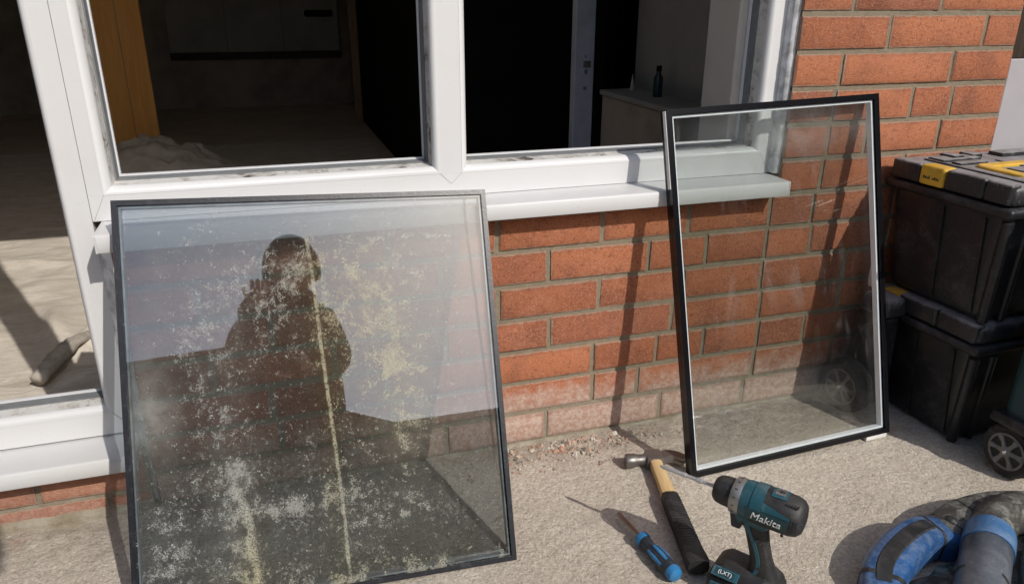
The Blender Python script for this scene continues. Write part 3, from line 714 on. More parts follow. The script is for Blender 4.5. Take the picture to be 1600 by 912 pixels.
obj('plinth_rail', box(-.90, .70, -.03, 0, -.07, -.004), M['timber'], t)
obj('door_handle', box(.37, .64, -.10, -.051, .32, .38, .012), M['dark'], t)
# orange timber
t = thing('orange_timber_board', 'wide orange brown timber board standing inside behind the left-hand light', 'board', (-1.21, 3.9, FZ))
obj('board_face', box(-.130, .134, 0, .03, 0, 2.4, .003), M['oak'], t)
obj('board_edge', box(-.004, .0, -.0022, -.0002, 0, 2.4), M['tan'], t)
# grey metal door edge with lock keep
t = thing('grey_metal_door_frame', 'grey blue metal upright with a lock keep inside the right-hand light', 'door frame', (1.0, 2.0, FZ))
DZ = .2
obj('upright', box(-.030, .068, 0, .05, 0, 2.44, .004), M['steel_post'], t)
obj('return', box(.069, .13, .012, .06, 0, 2.44, .003), M['dark'], t)
b = box(.012, .048, -.006, -.0002, .53 + DZ, .56 + DZ, .001); box(.018, .030, -.008, -.0002, .50 + DZ, .522 + DZ, .001, bm=b); obj('lock_keep', b, M['chrome'], t)
b = box(.015, .030, -.007, -.0002, .43 + DZ, .445 + DZ, .001); box(.019, .024, -.007, -.0002, .575 + DZ, .585 + DZ, .001, bm=b); obj('screw', b, M['chrome'], t)
# boxed ledge and bottles
t = thing('boxed_ledge', 'grey tiled boxed ledge along the wall inside the right-hand light', 'ledge', (1.0, 0, FZ))
obj('ledge_front', box(.115, .298, 1.26, 2.0, 0, .605, .006), M['wall_in'], t)
obj('ledge_top', box(.10, .298, 1.24, 2.0, .606, .63, .004), M['plaster'], t)
t = thing('dark_bottle', 'dark teal bottle standing on the boxed ledge against the wall', 'bottle', (1.225, 1.66, FZ + .63))
obj('bottle_body', lathe([(0, .020), (.08, .020), (.10, .010), (.108, .010)], 16, 'Z'), M['bottle'], t, auto=50)
obj('cap', lathe([(.1085, .012), (.13, .012)], 12, 'Z'), M['dark'], t)
t = thing('pale_sealant_nozzle', 'small pale pointed nozzle standing on the boxed ledge near the metal upright', 'nozzle', (1.235, 1.93, FZ + .63))
obj('cone', lathe([(0, .012), (.05, .004), (.07, .002)], 12, 'Z'), M['bluewhite'], t, auto=60)

# dust sheet and heap
def sheet():
    b = bmesh.new(); x0, x1, y0, y1 = -2.7, .3, .27, 4.6; s = .02; nx, ny = int((x1 - x0) / s), int((y1 - y0) / s); g = []
    for j in range(ny + 1):
        row = []
        for i in range(nx + 1):
            x, y = x0 + s * i, y0 + s * j
            h = .010 + .012 * abs(fbm(x * 2.2, y * 4.5, 1, 4)) + .004 * fbm(x * 12, y * 14, 4, 4)
            for (cx, cy, a, w_, l, hh) in ((-1.15, 1.25, .25, .035, .16, .04), (-1.02, 1.10, -.3, .04, .10, .05), (-1.4, 2.0, 1.2, .05, .4, .02), (-1.7, 1.5, .9, .05, .5, .018)):
                dx, dy = x - cx, y - cy; p_ = dx * math.cos(a) + dy * math.sin(a); q_ = -dx * math.sin(a) + dy * math.cos(a)
                h += hh * math.exp(-(p_ / w_) ** 2 - (q_ / l) ** 2)
            row.append(b.verts.new((x, y, FZ + h)))
        g.append(row)
    for j in range(ny):
        for i in range(nx): b.faces.new((g[j][i], g[j][i + 1], g[j + 1][i + 1], g[j + 1][i]))
    return b
tag(obj('dust_sheet', sheet(), M['cloth'], smooth=True), 'sand coloured dust sheet spread over the floor behind the tall window', 'dust sheet')
def heap():
    b = bmesh.new(); N = 40; g = []
    for j in range(N + 1):
        row = []
        for i in range(N * 2 + 1):
            x = -1.50 + 1.15 * i / (2 * N); y = 3.25 + .6 * j / N
            k = max(0, 1 - ((y - 3.55) / .30) ** 2)
            prof = .215 * math.exp(-((x + 1.17) / .25) ** 2) + .12 * math.exp(-((x + .84) / .20) ** 2)
            h = prof * k ** .6 * (1 + .25 * fbm(x * 9, y * 9, 2, 4)) + .012 * fbm(x * 25, y * 25, 5, 3) * k
            row.append(b.verts.new((x, y, FZ + .02 + max(0, h))))
        g.append(row)
    for j in range(N):
        for i in range(2 * N): b.faces.new((g[j][i], g[j][i + 1], g[j + 1][i + 1], g[j + 1][i]))
    return b
tag(obj('crumpled_sheet', heap(), M['cloth'], smooth=True), 'crumpled pale dust sheet heaped at the foot of the orange board', 'dust sheet')
# rolled end of the sheet by the tall window, shade painted as darker cloth
pts = catmull([(-1.09, .79, FZ + .045), (-1.07, .89, FZ + .055), (-1.045, .99, FZ + .058), (-1.02, 1.07, FZ + .045)], 8)
b = sweep(pts, circ(.024, 16, 1, .8), scales=[.75 + .35 * math.sin(math.pi * min(1, .15 + i / len(pts))) for i in range(len(pts))])
for v in b.verts: v.co += v.normal * .004 * fbm(v.co.x * 40, v.co.y * 25, v.co.z * 40, 3)
tag(obj('rolled_cloth', b, M['cloth_shaded'], smooth=True), 'rolled up cloth lying just inside the tall window, its shade put into the darker colour', 'cloth')

# ------------------------------------------------------------------ sealed glass units
TH = .024
def unit(name, label, mw, w_, h_, seal_w, sp0, sp1, mats):
    t = thing(name, label, 'glass unit', mat=mw)
    fr, bk, seal, spm = mats
    def pane(nm, y0, y1, mm, stain_side):
        b = bmesh.new(); box(0, w_, y0, y1, 0, h_, bm=b); b.normal_update()
        for f in b.faces:
            if abs(f.normal.y) > .5:
                f.material_index = 1 if (f.normal.y * stain_side > 0) else 0
            else: f.material_index = 2
        return obj(nm, b, [M['glass_green'], mm, M['glass_green']], t)
    pane('front_pane', 0, .004, fr, 1)
    pane('rear_pane', TH - .004, TH, bk, -1)
    b = bmesh.new()
    ring2(b, w_, h_, .0004, seal_w, .0045, TH - .0045)
    obj('edge_seal', b, seal, t)
    b = bmesh.new(); ring2(b, w_, h_, sp0, sp1, .0047, TH - .0047)
    obj('spacer_bar', b, spm, t)
    return t
def ring2(b, w_, h_, u0, u1, y0, y1):
    def loop(u, y): return [b.verts.new(p) for p in ((u, y, u), (w_ - u, y, u), (w_ - u, y, h_ - u), (u, y, h_ - u))]
    A, B_, C_, D = loop(u0, y0), loop(u1, y0), loop(u1, y1), loop(u0, y1)
    for p, q in ((A, B_), (B_, C_), (C_, D), (D, A)):
        for i in range(4): b.faces.new((p[i], p[(i + 1) % 4], q[(i + 1) % 4], q[i]))
    bmesh.ops.recalc_face_normals(b, faces=b.faces)
def basis(o, u, up):
    u = Vector(u).normalized(); up = Vector(up); up = (up - u * up.dot(u)).normalized(); y = up.cross(u).normalized()
    return Matrix(((u.x, y.x, up.x, o[0]), (u.y, y.y, up.y, o[1]), (u.z, y.z, up.z, o[2]), (0, 0, 0, 1)))
MB_ = basis((-.6905, -.336, .0223), (.9991842818351268, -.018412150120230633, -.035941113805391264), (.04035951257777384, .4250813933057063, .9042548970338861))
big = unit('failed_glass_unit', 'large square failed double glazing unit, cloudy with mineral stains, leaning on the sill', MB_, .6205, .6673, .0085, .0088, .0115,
     (M['stained'], M['scum'], M['seal'], M['spacer']))
# sealant strip on the front face edge of the old unit (grubby tape)
b = bmesh.new(); ring2(b, .6205, .6673, -.0012, .0075, -.0012, -.0002); obj('edge_tape', b, M['seal'], big)
Us = Vector((.50965, .0079, .0137)); MS = basis((.3564, -.2255, 0), Us, (-.00395, .2485, .9670))
small = unit('clear_glass_unit', 'tall clear double glazing unit with glossy black edge leaning beside the toolboxes', MS, .5100, .7537, .0112, .0114, .0160,
     (M['smear'], M['glass'], M['seal2'], M['spacer2']))
b = bmesh.new(); ring2(b, .5100, .7537, -.0012, .0105, -.0014, -.0002); obj('edge_tape', b, M['seal2'], small)
b = bmesh.new(); ring2(b, .5100, .7537, -.0010, -.0002, .0002, .0105); obj('perimeter_tape', b, M['seal2'], small)
b = bmesh.new(); ring2(b, .5100, .7537, -.0008, -.0002, .0115, TH - .0002); obj('perimeter_tape', b, M['seal2'], small)
b = box(-.0032, -.0014, .001, .011, .60, .752); obj('paper_tape', b, M['tape'], small)
# white packer under its right corner
tag(obj('white_packer', box(-.028, .028, -.004, .026, 0, .0118, .001), M['tape'], None, loc=(.832, -.2155, .0008), rot=(0, -.02, .015)), 'thin white plastic packer under the right corner of the clear glass unit', 'packer')
tag(obj('timber_packer', box(-.03, .03, -.012, .02, 0, .0205, .001), M['tan'], None, loc=(-.662, -.333, 0)), 'small timber packer under the left corner of the cloudy glass unit', 'packer')

# ------------------------------------------------------------------ wheels
def wheel(parent, centre, r, wd, hubm, rot=(0, 0, 0), spokes=6):
    w_ = bpy.data.objects.new('wheel', None); C.objects.link(w_); w_.parent = parent; w_.location = centre; w_.rotation_euler = rot
    tyre = lathe([(-wd / 2, r * .66), (-wd / 2 - .001, r * .86), (-wd * .38, r * .97), (-wd * .2, r), (wd * .2, r), (wd * .38, r * .97), (wd / 2 + .001, r * .86), (wd / 2, r * .66)], 56, 'X')
    for i, v in enumerate(tyre.verts):
        if math.hypot(v.co.y, v.co.z) > r * .95 and (int(math.degrees(math.atan2(v.co.z, v.co.y)) // 6.4) % 2): v.co.y *= .975; v.co.z *= .975
    obj('tyre', tyre, M['rubber'], w_, auto=40)
    hub = lathe([(-wd / 2 + .009, r * .66), (-wd / 2 + .009, r * .22)], 40, 'X', cap=False)
    lathe([(-wd / 2 - .002, r * .675), (-wd / 2 - .003, r * .60), (-wd / 2 + .009, r * .57)], 40, 'X', bm=hub, cap=False)
    lathe([(-wd / 2 + .009, r * .24), (-wd / 2 - .004, r * .20), (-wd / 2 - .006, r * .12), (-wd / 2 - .006, .0006)], 24, 'X', bm=hub, cap=False)
    obj('hub', hub, hubm, w_, auto=40)
    for i in range(spokes):
        b = bmesh.new(); a = 2 * math.pi * i / spokes
        for (dy, q) in ((0, 0),):
            pts = [(-wd / 2 - .002, r * .16), (-wd / 2 - .0005, r * .38), (-wd / 2 - .002, r * .62)]
            P = [Vector((p, math.cos(a) * d_, math.sin(a) * d_)) for p, d_ in pts]
            sweep(P, [(-.006, -.004), (.006, -.004), (.0045, .003), (-.0045, .003)], bm=b, up=(-1, 0, 0), scales=[.9, .8, 1.25])
        obj('spoke', b, hubm, w_)
    obj('axle_cap', lathe([(-wd / 2 - .0085, .0035), (-wd / 2 - .006, .005)], 12, 'X'), M['chrome'], w_)
    return w_

# ------------------------------------------------------------------ tool boxes
def toolbox(name, label, loc, yaw, L, D, H, lidh, extra, taper=.022, wheels=False):
    """local origin = front-left bottom corner of the lid footprint; x right, y back"""
    t = thing(name, label, 'tool box', loc, (0, 0, yaw))
    cx, cy = L / 2, D / 2; lz = H - lidh; ov = .010
    body = taper_box(cx, cy, 0, lz - .001, L / 2 - taper - ov, D / 2 - taper - ov, L / 2 - ov, D / 2 - ov, .028, 4)
    obj('body', body, M['box'], t, auto=40)
    # vertical ribs and recess frame on the left side and front
    for k, (ya, yb) in enumerate(((.055, .062), (.155, .162))):
        b = bmesh.new()
        z0, z1 = .02, lz - .03
        def xs(z): return taper + ov - (taper) * (z / lz)
        vs = [(xs(z0) - .004, ya, z0), (xs(z0) - .004, yb, z0), (xs(z1) - .005, yb, z1), (xs(z1) - .005, ya, z1), (xs(z0) + .004, ya, z0), (xs(z0) + .004, yb, z0), (xs(z1) + .004, yb, z1), (xs(z1) + .004, ya, z1)]
        V_ = [b.verts.new(v) for v in vs]
        for q in ((0, 1, 2, 3), (7, 6, 5, 4), (0, 4, 5, 1), (1, 5, 6, 2), (2, 6, 7, 3), (3, 7, 4, 0)): b.faces.new([V_[i] for i in q])
        bmesh.ops.recalc_face_normals(b, faces=b.faces)
        obj('side_rib', b, M['box'], t)
    if wheels is False:
        obj('side_notch', box(.012 + taper * .15, .030, .118, .136, lz - .060, lz - .021, .005, 2), M['box'], t, auto=40)
    # corner reinforcing pillar
    b = bmesh.new()
    P = [Vector((taper + ov + .008, taper + ov + .004, .004)), Vector((ov + .010, ov + .006, lz - .03))]
    sweep(P, circ(.011, 14), bm=b, up=(1, 0, 0)); obj('corner_pillar', b, M['box'], t, auto=50)
    P = [Vector((taper + ov + .055, taper + ov + .001, .004)), Vector((ov + .058, ov + .001, lz - .03))]
    b = sweep(P, circ(.008, 12), up=(1, 0, 0)); obj('corner_pillar', b, M['box'], t, auto=50)
    # rim and lid
    obj('rim', box(-.002, L + .002, -.002, D + .002, lz - .020, lz - .0005, .0085, 3), M['box'], t, auto=40)
    lid = taper_box(cx, cy, lz + .0025, H, L / 2 - .003, D / 2 - .003, L / 2 - .010, D / 2 - .010, .016, 4)
    lidobj = obj('lid', lid, M['boxlid'], t, auto=40)
    for pos in extra.get('grooves', ()):
        obj('lid_block', box(pos[0], pos[1], pos[2], pos[3], H - .002, H + pos[4], .004, 2), M['boxlid'], lidobj, auto=40)
    for (a, c, s_) in extra.get('edge_blocks', ()):      # raised blocks along the left edge of the lid
        obj('edge_block', box(.0012, .030, a, c, lz + .004, H + s_ * .5 + .0006, .008, 4), M['boxlid'], lidobj, auto=40)
    return t, lz
up, lz = toolbox('black_tool_box', 'upper black plastic tool box with yellow inlays on its dusty lid, stacked on the other', (.930, -.330, .301), R(1.5), .56, .318, .300, .045,
    dict(grooves=[(.045, .052, .02, .265, .004), (.06, .50, .018, .030, .004), (.06, .17, .225, .268, .006), (.19, .21, .05, .21, .003), (.24, .36, .232, .27, .009), (.40, .50, .20, .268, .013), (.07, .15, .19, .215, .005), (.44, .55, .03, .19, .006), (.10, .13, .235, .275, .011), (.16, .19, .24, .278, .010)],
         edge_blocks=[(.012, .068, .001), (.0705, .1625, .002), (.229, .306, .0)]))
obj('yellow_corner', box(-.0012, .036, .165, .2265, .260, .3022, .008, 4), M['yellow'], up, auto=40)
b = bmesh.new()
for k in range(9):
    y0 = .175 + k * .0046
    if k not in (4,): box(-.0018, -.0010, y0, y0 + .003, .274, .278 + (k % 3) * .0012, bm=b)
obj('embossed_lettering', b, M['black_ink'], up)
def yring(x0, x1, y0, y1, t_, z0, z1):
    b = bmesh.new(); n = 8
    def loop(inset, z):
        r_ = max(.004, .022 - inset); L = []
        for cx, cy, a0 in ((x1 - inset - r_, y1 - inset - r_, 0), (x0 + inset + r_, y1 - inset - r_, 90), (x0 + inset + r_, y0 + inset + r_, 180), (x1 - inset - r_, y0 + inset + r_, 270)):
            for k in range(n + 1): a = R(a0 + 90 * k / n); L.append(b.verts.new((cx + r_ * math.cos(a), cy + r_ * math.sin(a), z)))
        return L
    S = [loop(0, z0), loop(0, z1 - .002), loop(.002, z1), loop(t_ - .002, z1), loop(t_, z1 - .002), loop(t_, z0)]
    for p, q in zip(S, S[1:]):
        m_ = len(p)
        for i in range(m_): b.faces.new((p[i], p[(i + 1) % m_], q[(i + 1) % m_], q[i]))
    bmesh.ops.recalc_face_normals(b, faces=b.faces); return b
obj('yellow_inlay', yring(.085, .30, .055, .175, .026, .299, .3055), M['yellow'], up, auto=40)
obj('inlay_boss', box(.135, .25, .095, .135, .299, .303, .003, 2), M['boxlid'], up)
obj('latch', box(.22, .30, -.022, -.001, .20, .285, .005, 2), M['yellow'], up)
lo, lz2 = toolbox('black_tool_box', 'lower wheeled black plastic tool box under the other one', (.945, -.318, .0), R(1.5), .56, .300, .300, .045,
    dict(edge_blocks=[(.012, .110, -.001), (.1125, .225, -.001)], grooves=[]), taper=.028)
obj('front_latch', box(.15, .20, -.022, -.001, .19, .28, .006, 2), M['yellow'], lo)
obj('yellow_corner', box(-.007, .03, .215, .262, .262, .3010, .005, 2), M['yellow'], lo, auto=40)
obj('wheel_bracket', taper_box(-.030, .232, .03, .250, .030, .040, .026, .036, .010, 3), M['box'], lo, auto=40)
obj('rear_lid_block', taper_box(-.028, .230, .252, .298, .034, .044, .026, .038, .012, 3), M['boxlid'], lo, auto=40)
obj('axle_housing', box(-.075, -.01, .232, .262, .050, .080, .006, 2), M['box'], lo, auto=40)
wheel(lo, (-.085, .238, .0665), .0665, .040, M['hubdark'], (0, 0, R(6)))
tag(obj('cloudy_bottle', lathe([(0, .02), (.03, .024), (.075, .023), (.10, .012), (.112, .011)], 20, 'Z'), M['tape'], None, loc=(.903, -.06, .302), auto=50), 'grubby white bottle wedged beside the upper black tool box', 'bottle')
_b = bpy.data.objects.get('cloudy_bottle'); _b.location = (.920, -.040, .2995); _b.scale = (.62, .62, .66)

# teal wheeled machine at the right edge
t = thing('wheeled_dust_extractor', 'teal wheeled machine at the right edge with only its grey spoked wheel in view', 'dust extractor', (1.010, -.42, 0))
obj('body', taper_box(.18, -.005, .045, .60, .205, .052, .200, .050, .02, 3), M['teal_dk'], t, auto=40)
obj('wheel_guard', taper_box(-.018, .012, .112, .135, .022, .05, .018, .045, .006, 2), M['box'], t, auto=40)
wheel(t, (-.012, .010, .059), .059, .038, M['hub'], (0, 0, R(3)))
wheel(t, (.36, .012, .056), .056, .036, M['hub'], (0, 0, R(3)))

# ------------------------------------------------------------------ hammer
def dirmat(o, x, z=(0, 0, 1)):
    x = Vector(x).normalized(); z = Vector(z); y = z.cross(x).normalized(); z = x.cross(y)
    return Matrix(((x.x, y.x, z.x, o[0]), (x.y, y.y, z.y, o[1]), (x.z, y.z, z.z, o[2]), (0, 0, 0, 1)))
hp = Vector((.300, -.158, 0)); he = Vector((.218, -.482, 0))
t = thing('claw_hammer', 'claw hammer with pale wooden handle and black rubber grip lying on the concrete', 'hammer', mat=dirmat(hp, he - hp))
# local x towards the grip end; y to the right of that; head across y
def sect(w_, h_): return [(w_ * a, h_ * c) for a, c in ((-.5, -.22), (-.36, -.46), (0, -.5), (.36, -.46), (.5, -.22), (.5, .22), (.36, .46), (0, .5), (-.36, .46), (-.5, .22))]
b = sweep([(.012, 0, .016), (.05, 0, .0155), (.10, 0, .0155), (.135, 0, .016)], sect(.020, .027), up=(0, 1, 0), scales=[(1.25, .95), (1.1, .92), (1.05, 1.0), (1.1, 1.1)])
obj('wooden_handle', b, M['hickory'], t, auto=40)
b = sweep([(.130, 0, .016), (.134, 0, .016), (.17, 0, .0165), (.23, 0, .0165), (.29, 0, .017), (.325, 0, .018), (.334, 0, .018)], sect(.028, .034), up=(0, 1, 0),
          scales=[(.8, .8), (1, 1), (1.0, 1.0), (.98, 1.04), (1.0, 1.1), (1.1, 1.2), (1.02, 1.1)])
obj('rubber_grip', b, M['rubber_dark'], t, auto=40)
for i in range(22):
    x = .150 + i * .0072
    obj('grip_ridge', sweep([(x, 0, .0165), (x + .0028, 0, .0165)], sect(.0296, .0352 + i * .00014), up=(0, 1, 0)), M['rubber_dark'], t)
b = box(-.016, .022, -.019, .017, .002, .030, .005, 2); obj('head_eye', b, M['steel_dk'], t, auto=40)
# poll: neck and round striking face (image left = -x world = local +y?)
YS = 1
b = lathe([(.012, .0145), (.024, .0125), (.034, .0115), (.042, .0150), (.060, .0158), (.0625, .0145)], 20, 'Y')
for v in b.verts: v.co += Vector((.003 + (v.co.y - .02) * .10, 0, .016)); v.co.y *= -1
bmesh.ops.recalc_face_normals(b, faces=b.faces)
obj('striking_face', b, M['steel_dk'], t, auto=40)
for s_ in (0, 1):
    off = .0045 if s_ else -.0045
    pts = catmull([(.000, .014, .016 + off * .7), (-.004, .030, .018 + off * .9), (-.001, .048, .017 + off * 1.1), (.010, .066, .015 + off * 1.25)], 6)
    b = sweep(pts, [(-.0125, -.0045), (.0125, -.0045), (.0115, .0045), (-.0115, .0045)], up=(0, 0, 1), scales=[(1.1, 1.1), (1.05, 1.0)] * 0 + [(1.1 - .35 * i / (len(pts) - 1), 1.15 - .35 * i / (len(pts) - 1)) for i in range(len(pts))])
    obj('claw', b, M['steel_dk'], t, auto=40)

# ------------------------------------------------------------------ screwdriver
s0 = Vector((.150, -.300, 0)); s1 = Vector((.172, -.484, 0))
t = thing('screwdriver', 'short screwdriver with a blue and black handle lying left of the hammer', 'screwdriver', mat=dirmat(s0, s1 - s0))
obj('shaft', lathe([(.002, .0034), (.006, .0044), (.075, .0044), (.082, .0050)], 14, 'X'), M['shank'], t, auto=40)
bpy.data.objects[-1] if False else None
for o in t.children: o.location = (0, 0, .0145)
obj('collar', lathe([(.077, .010), (.080, .0140), (.087, .0145), (.091, .0125)], 24, 'X'), M['sd_blue'], t, auto=40, loc=(0, 0, .0150))
hb = lathe([(.0905, .0115), (.10, .0118), (.112, .0105), (.125, .0135), (.150, .0150), (.165, .0146), (.174, .0138)], 24, 'X')
for v in hb.verts:
    a = math.atan2(v.co.z, v.co.y); k = 1 - .07 * (math.cos(a * 6) > .4); v.co.y *= k; v.co.z *= k
obj('handle', hb, M['sd_black'], t, auto=40, loc=(0, 0, .0150))
obj('end_cap', lathe([(.1735, .0142), (.180, .0146), (.186, .0125), (.189, .006)], 24, 'X'), M['sd_blue'], t, auto=40, loc=(0, 0, .0150))
for a0 in (35, 95, 155, 275):
    b = bmesh.new(); L = []
    for i in range(9):
        f = i / 8; x = .118 + .050 * f; rr = .0142 + .0018 * math.sin(math.pi * min(1, f * 1.1)) ; wd = R(17) * (.45 + .55 * math.sin(math.pi * (.12 + .8 * f)))
        L.append([b.verts.new((x, math.cos(R(a0) + q * wd) * (rr - (.0035 if abs(q) == 1 else 0)), math.sin(R(a0) + q * wd) * (rr - (.0035 if abs(q) == 1 else 0)))) for q in (-1, -.7, 0, .7, 1)])
    for p, q in zip(L, L[1:]):
        for i in range(4): b.faces.new((p[i], p[i + 1], q[i + 1], q[i]))
    bmesh.ops.recalc_face_normals(b, faces=b.faces)
    obj('blue_grip_pad', b, M['sd_blue'], t, smooth=True, loc=(0, 0, .0150))

# ------------------------------------------------------------------ cordless drill
def text(name, body, size, m, parent, mat, extr=.0004, shear=.25, bold=0.0):
    cu = bpy.data.curves.new(name, 'FONT'); cu.body = body; cu.size = size; cu.extrude = extr; cu.shear = shear; cu.offset = bold
    cu.align_x = 'CENTER'; cu.align_y = 'CENTER'
    tmp = bpy.data.objects.new(name + '_curve', cu); C.objects.link(tmp)
    dg = bpy.context.evaluated_depsgraph_get(); me = bpy.data.meshes.new_from_object(tmp.evaluated_get(dg))
    bpy.data.objects.remove(tmp); me.materials.clear(); me.materials.append(m)
    o = bpy.data.objects.new(name, me); C.objects.link(o); o.parent = parent; o.matrix_local = mat
    return o
dd = Vector((-.59, .81, 0)).normalized()
t = thing('cordless_drill', 'teal and black cordless drill standing on its battery with a long bit fitted', 'drill', mat=dirmat((.267, -.541, 0), dd))
AZ = .186
# local +x = towards the chuck, local +y = left of that (towards the camera), z up
def lift(b, z=AZ, x=0):
    for v in b.verts: v.co.z += z; v.co.x += x
    return b
bodyp = [(-.079, .012), (-.077, .022), (-.071, .0285), (-.060, .0315), (-.03, .0320), (.000, .0310)]
obj('motor_housing', lift(lathe(bodyp, 40, 'X', sz=1.04)), M['rubber_dark'], t, auto=40)
obj('gear_housing', lift(lathe([(.0003, .0312), (.012, .0312), (.016, .0300), (.018, .0298)], 40, 'X', sz=1.02)), M['teal'], t, auto=40)
# teal saddle that wraps over the front of the motor housing
def shell(x0, x1, a0, a1, r0, r1, m, name, th=.0012, n=18, xs=None):
    b = bmesh.new(); L = []
    N = 10
    for i in range(N + 1):
        f = i / N; x = x0 + (x1 - x0) * f; r_ = r0 + (r1 - r0) * f
        aa0, aa1 = (a0, a1) if xs is None else xs(f)
        L.append([b.verts.new((x, math.cos(R(aa0 + (aa1 - aa0) * k / n)) * r_, math.sin(R(aa0 + (aa1 - aa0) * k / n)) * r_ * 1.03)) for k in range(n + 1)])
    for p, q in zip(L, L[1:]):
        for i in range(n): b.faces.new((p[i], p[i + 1], q[i + 1], q[i]))
    bmesh.ops.recalc_face_normals(b, faces=b.faces)
    r_ = bmesh.ops.solidify(b, geom=list(b.faces), thickness=th)
    return obj(name, lift(b), m, t, auto=40)
shell(-.018, .0005, 12, 168, .0330, .0324, M['teal'], 'teal_saddle')
shell(-.062, -.018, 18, 42, .0332, .0332, M['teal'], 'teal_saddle', xs=lambda f: (16, 22 + 18 * f))
shell(-.050, -.026, 66, 112, .0333, .0333, M['teal'], 'badge_surround')
shell(-.046, -.030, 76, 102, .0341, .0341, M['silver'], 'badge_plate', th=.0006)
# dark side plate for the name
shell(-.060, .006, -24, 14, .0330, .0322, M['teal_dk'], 'side_plate', th=.0010)
for k in range(4): shell(-.074 + k * .0045, -.0725 + k * .0045, -30, 20, .0322 - .0004 * (3 - k) * 2, .0322 - .0004 * (3 - k) * 2, M['sd_black'], 'vent_slot', th=.0006)
def sidemat(x, a, r_, tilt=0):
    c, s = math.cos(R(a)), math.sin(R(a)); nrm = Vector((0, c, s)); xa = Vector((-1, 0, 0)); ya = nrm.cross(xa)
    o = Vector((x, c * r_, AZ + s * r_ * 1.03)); m4 = Matrix(((xa.x, ya.x, nrm.x, o.x), (xa.y, ya.y, nrm.y, o.y), (xa.z, ya.z, nrm.z, o.z), (0, 0, 0, 1)))
    return m4 @ Matrix.Rotation(tilt, 4, 'Z')
lg = text('maker_lettering', 'Makita', .0180, M['white_ink'], t, sidemat(-.027, -4, .0345), bold=0)
# wrap the lettering onto the round side
for v in lg.data.vertices:
    x, y, z = v.co; ang = y / .034; v.co.y = math.sin(ang) * (.034 + z); v.co.z = math.cos(ang) * (.034 + z) - .034 + .0002
text('badge_lettering', '18V', .0085, M['black_ink'], t, sidemat(-.038, 88, .0350), shear=0)
# silver gear case, torque ring, chuck
obj('torque_ring', lift(lathe([(.0182, .0300), (.021, .0306), (.033, .0298), (.0345, .0285)], 48, 'X')), M['silver'], t, auto=40)
for k in range(14):
    a = 2 * math.pi * k / 14; c, s = math.cos(a), math.sin(a)
    obj('ring_mark', box(.0245, .0285, c * .0302 - .0006 - .0004 * abs(s), c * .0302 + .0006 + .0004 * abs(s), AZ + s * .0302 - .0006, AZ + s * .0302 + .0006), M['black_ink'], t)
b = lathe([(.0346, .0245), (.037, .0248), (.052, .0240), (.060, .0222), (.0655, .0175), (.067, .0085)], 36, 'X')
for v in b.verts:
    a = math.atan2(v.co.z, v.co.y); d_ = math.hypot(v.co.y, v.co.z)
    if d_ > .02 and .036 < v.co.x < .055: k = 1 - .025 * (int(math.degrees(a) // 10) % 2); v.co.y *= k; v.co.z *= k
obj('chuck', lift(b), M['rubber_dark'], t, auto=40)
obj('chuck_jaws', lift(lathe([(.0645, .006), (.070, .0042), (.072, .0035)], 12, 'X')), M['steel'], t, auto=40)
obj('drill_bit', lift(lathe([(.070, .0030), (.090, .0031), (.0905, .0042), (.099, .0042), (.0995, .0032), (.118, .0030), (.1185, .0042), (.124, .0042), (.1245, .0036), (.160, .0036), (.166, .0014)], 14, 'X')), M['steel'], t, auto=40)
# handle
def hsec(w_, d_): return circ(1, 18, d_, w_, .8)
P = [(-.004, 0, .162), (-.008, 0, .140), (-.014, 0, .115), (-.021, 0, .09), (-.026, 0, .070), (-.028, 0, .056)]
b = bmesh.new(); rings = []
for (x, y, z), (sx, sy) in zip(P, ((.024, .017), (.0195, .0155), (.0178, .0155), (.0175, .0158), (.021, .0175), (.026, .021))):
    rings.append([b.verts.new((x + c_ * sx, y + s_ * sy, z)) for c_, s_ in circ(1, 20, 1, 1, .8)])
for p, q in zip(rings, rings[1:]):
    for i in range(20): b.faces.new((p[i], p[(i + 1) % 20], q[(i + 1) % 20], q[i]))
b.faces.new(rings[0]); b.faces.new(rings[-1][::-1]); bmesh.ops.recalc_face_normals(b, faces=b.faces)
obj('handle', b, M['rubber_dark'], t, auto=50)
pts = catmull([(.014, .0135, .166), (.004, .0150, .148), (-.012, .0150, .118), (-.022, .0150, .088), (-.020, .0170, .066), (-.006, .019, .058)], 6)
obj('teal_handle_flash', sweep(pts, [(-.0042, -.0022), (.0042, -.0022), (.0036, .0020), (-.0036, .0020)], up=(0, 1, 0), scales=[(2.6 - 1.8 * min(1, i / 9), 1) for i in range(len(pts))]), M['teal'], t, auto=40)
for k in range(9):
    z = .078 + k * .0062; x = -.0385 + (z - .07) * .30
    obj('grip_rib', box(x - .0022, x + .004, -.010, .0135, z, z + .0034, .001), M['rubber_dark'], t)
b = taper_box(.024, 0, .128, .160, .008, .008, .013, .010, .004, 2); obj('trigger', b, M['sd_black'], t, auto=40)
obj('front_foot_of_housing', taper_box(-.002, 0, .143, .166, .022, .0155, .034, .019, .008, 3), M['teal'], t, auto=40)
for (x, z) in ((-.052, .158), (.010, .152), (-.016, .128), (-.026, .078)):
    obj('case_screw', lathe([(-.0005, .0026), (.0006, .0024)], 12, 'Y'), M['black_ink'], t, loc=(x, .0185 if z < .14 else .0205, z))
for k in range(5):
    obj('top_vent', box(-.070 + k * .0042, -.068 + k * .0042, .012, .020, AZ + .0268, AZ + .0290, .0004), M['black_ink'], t)
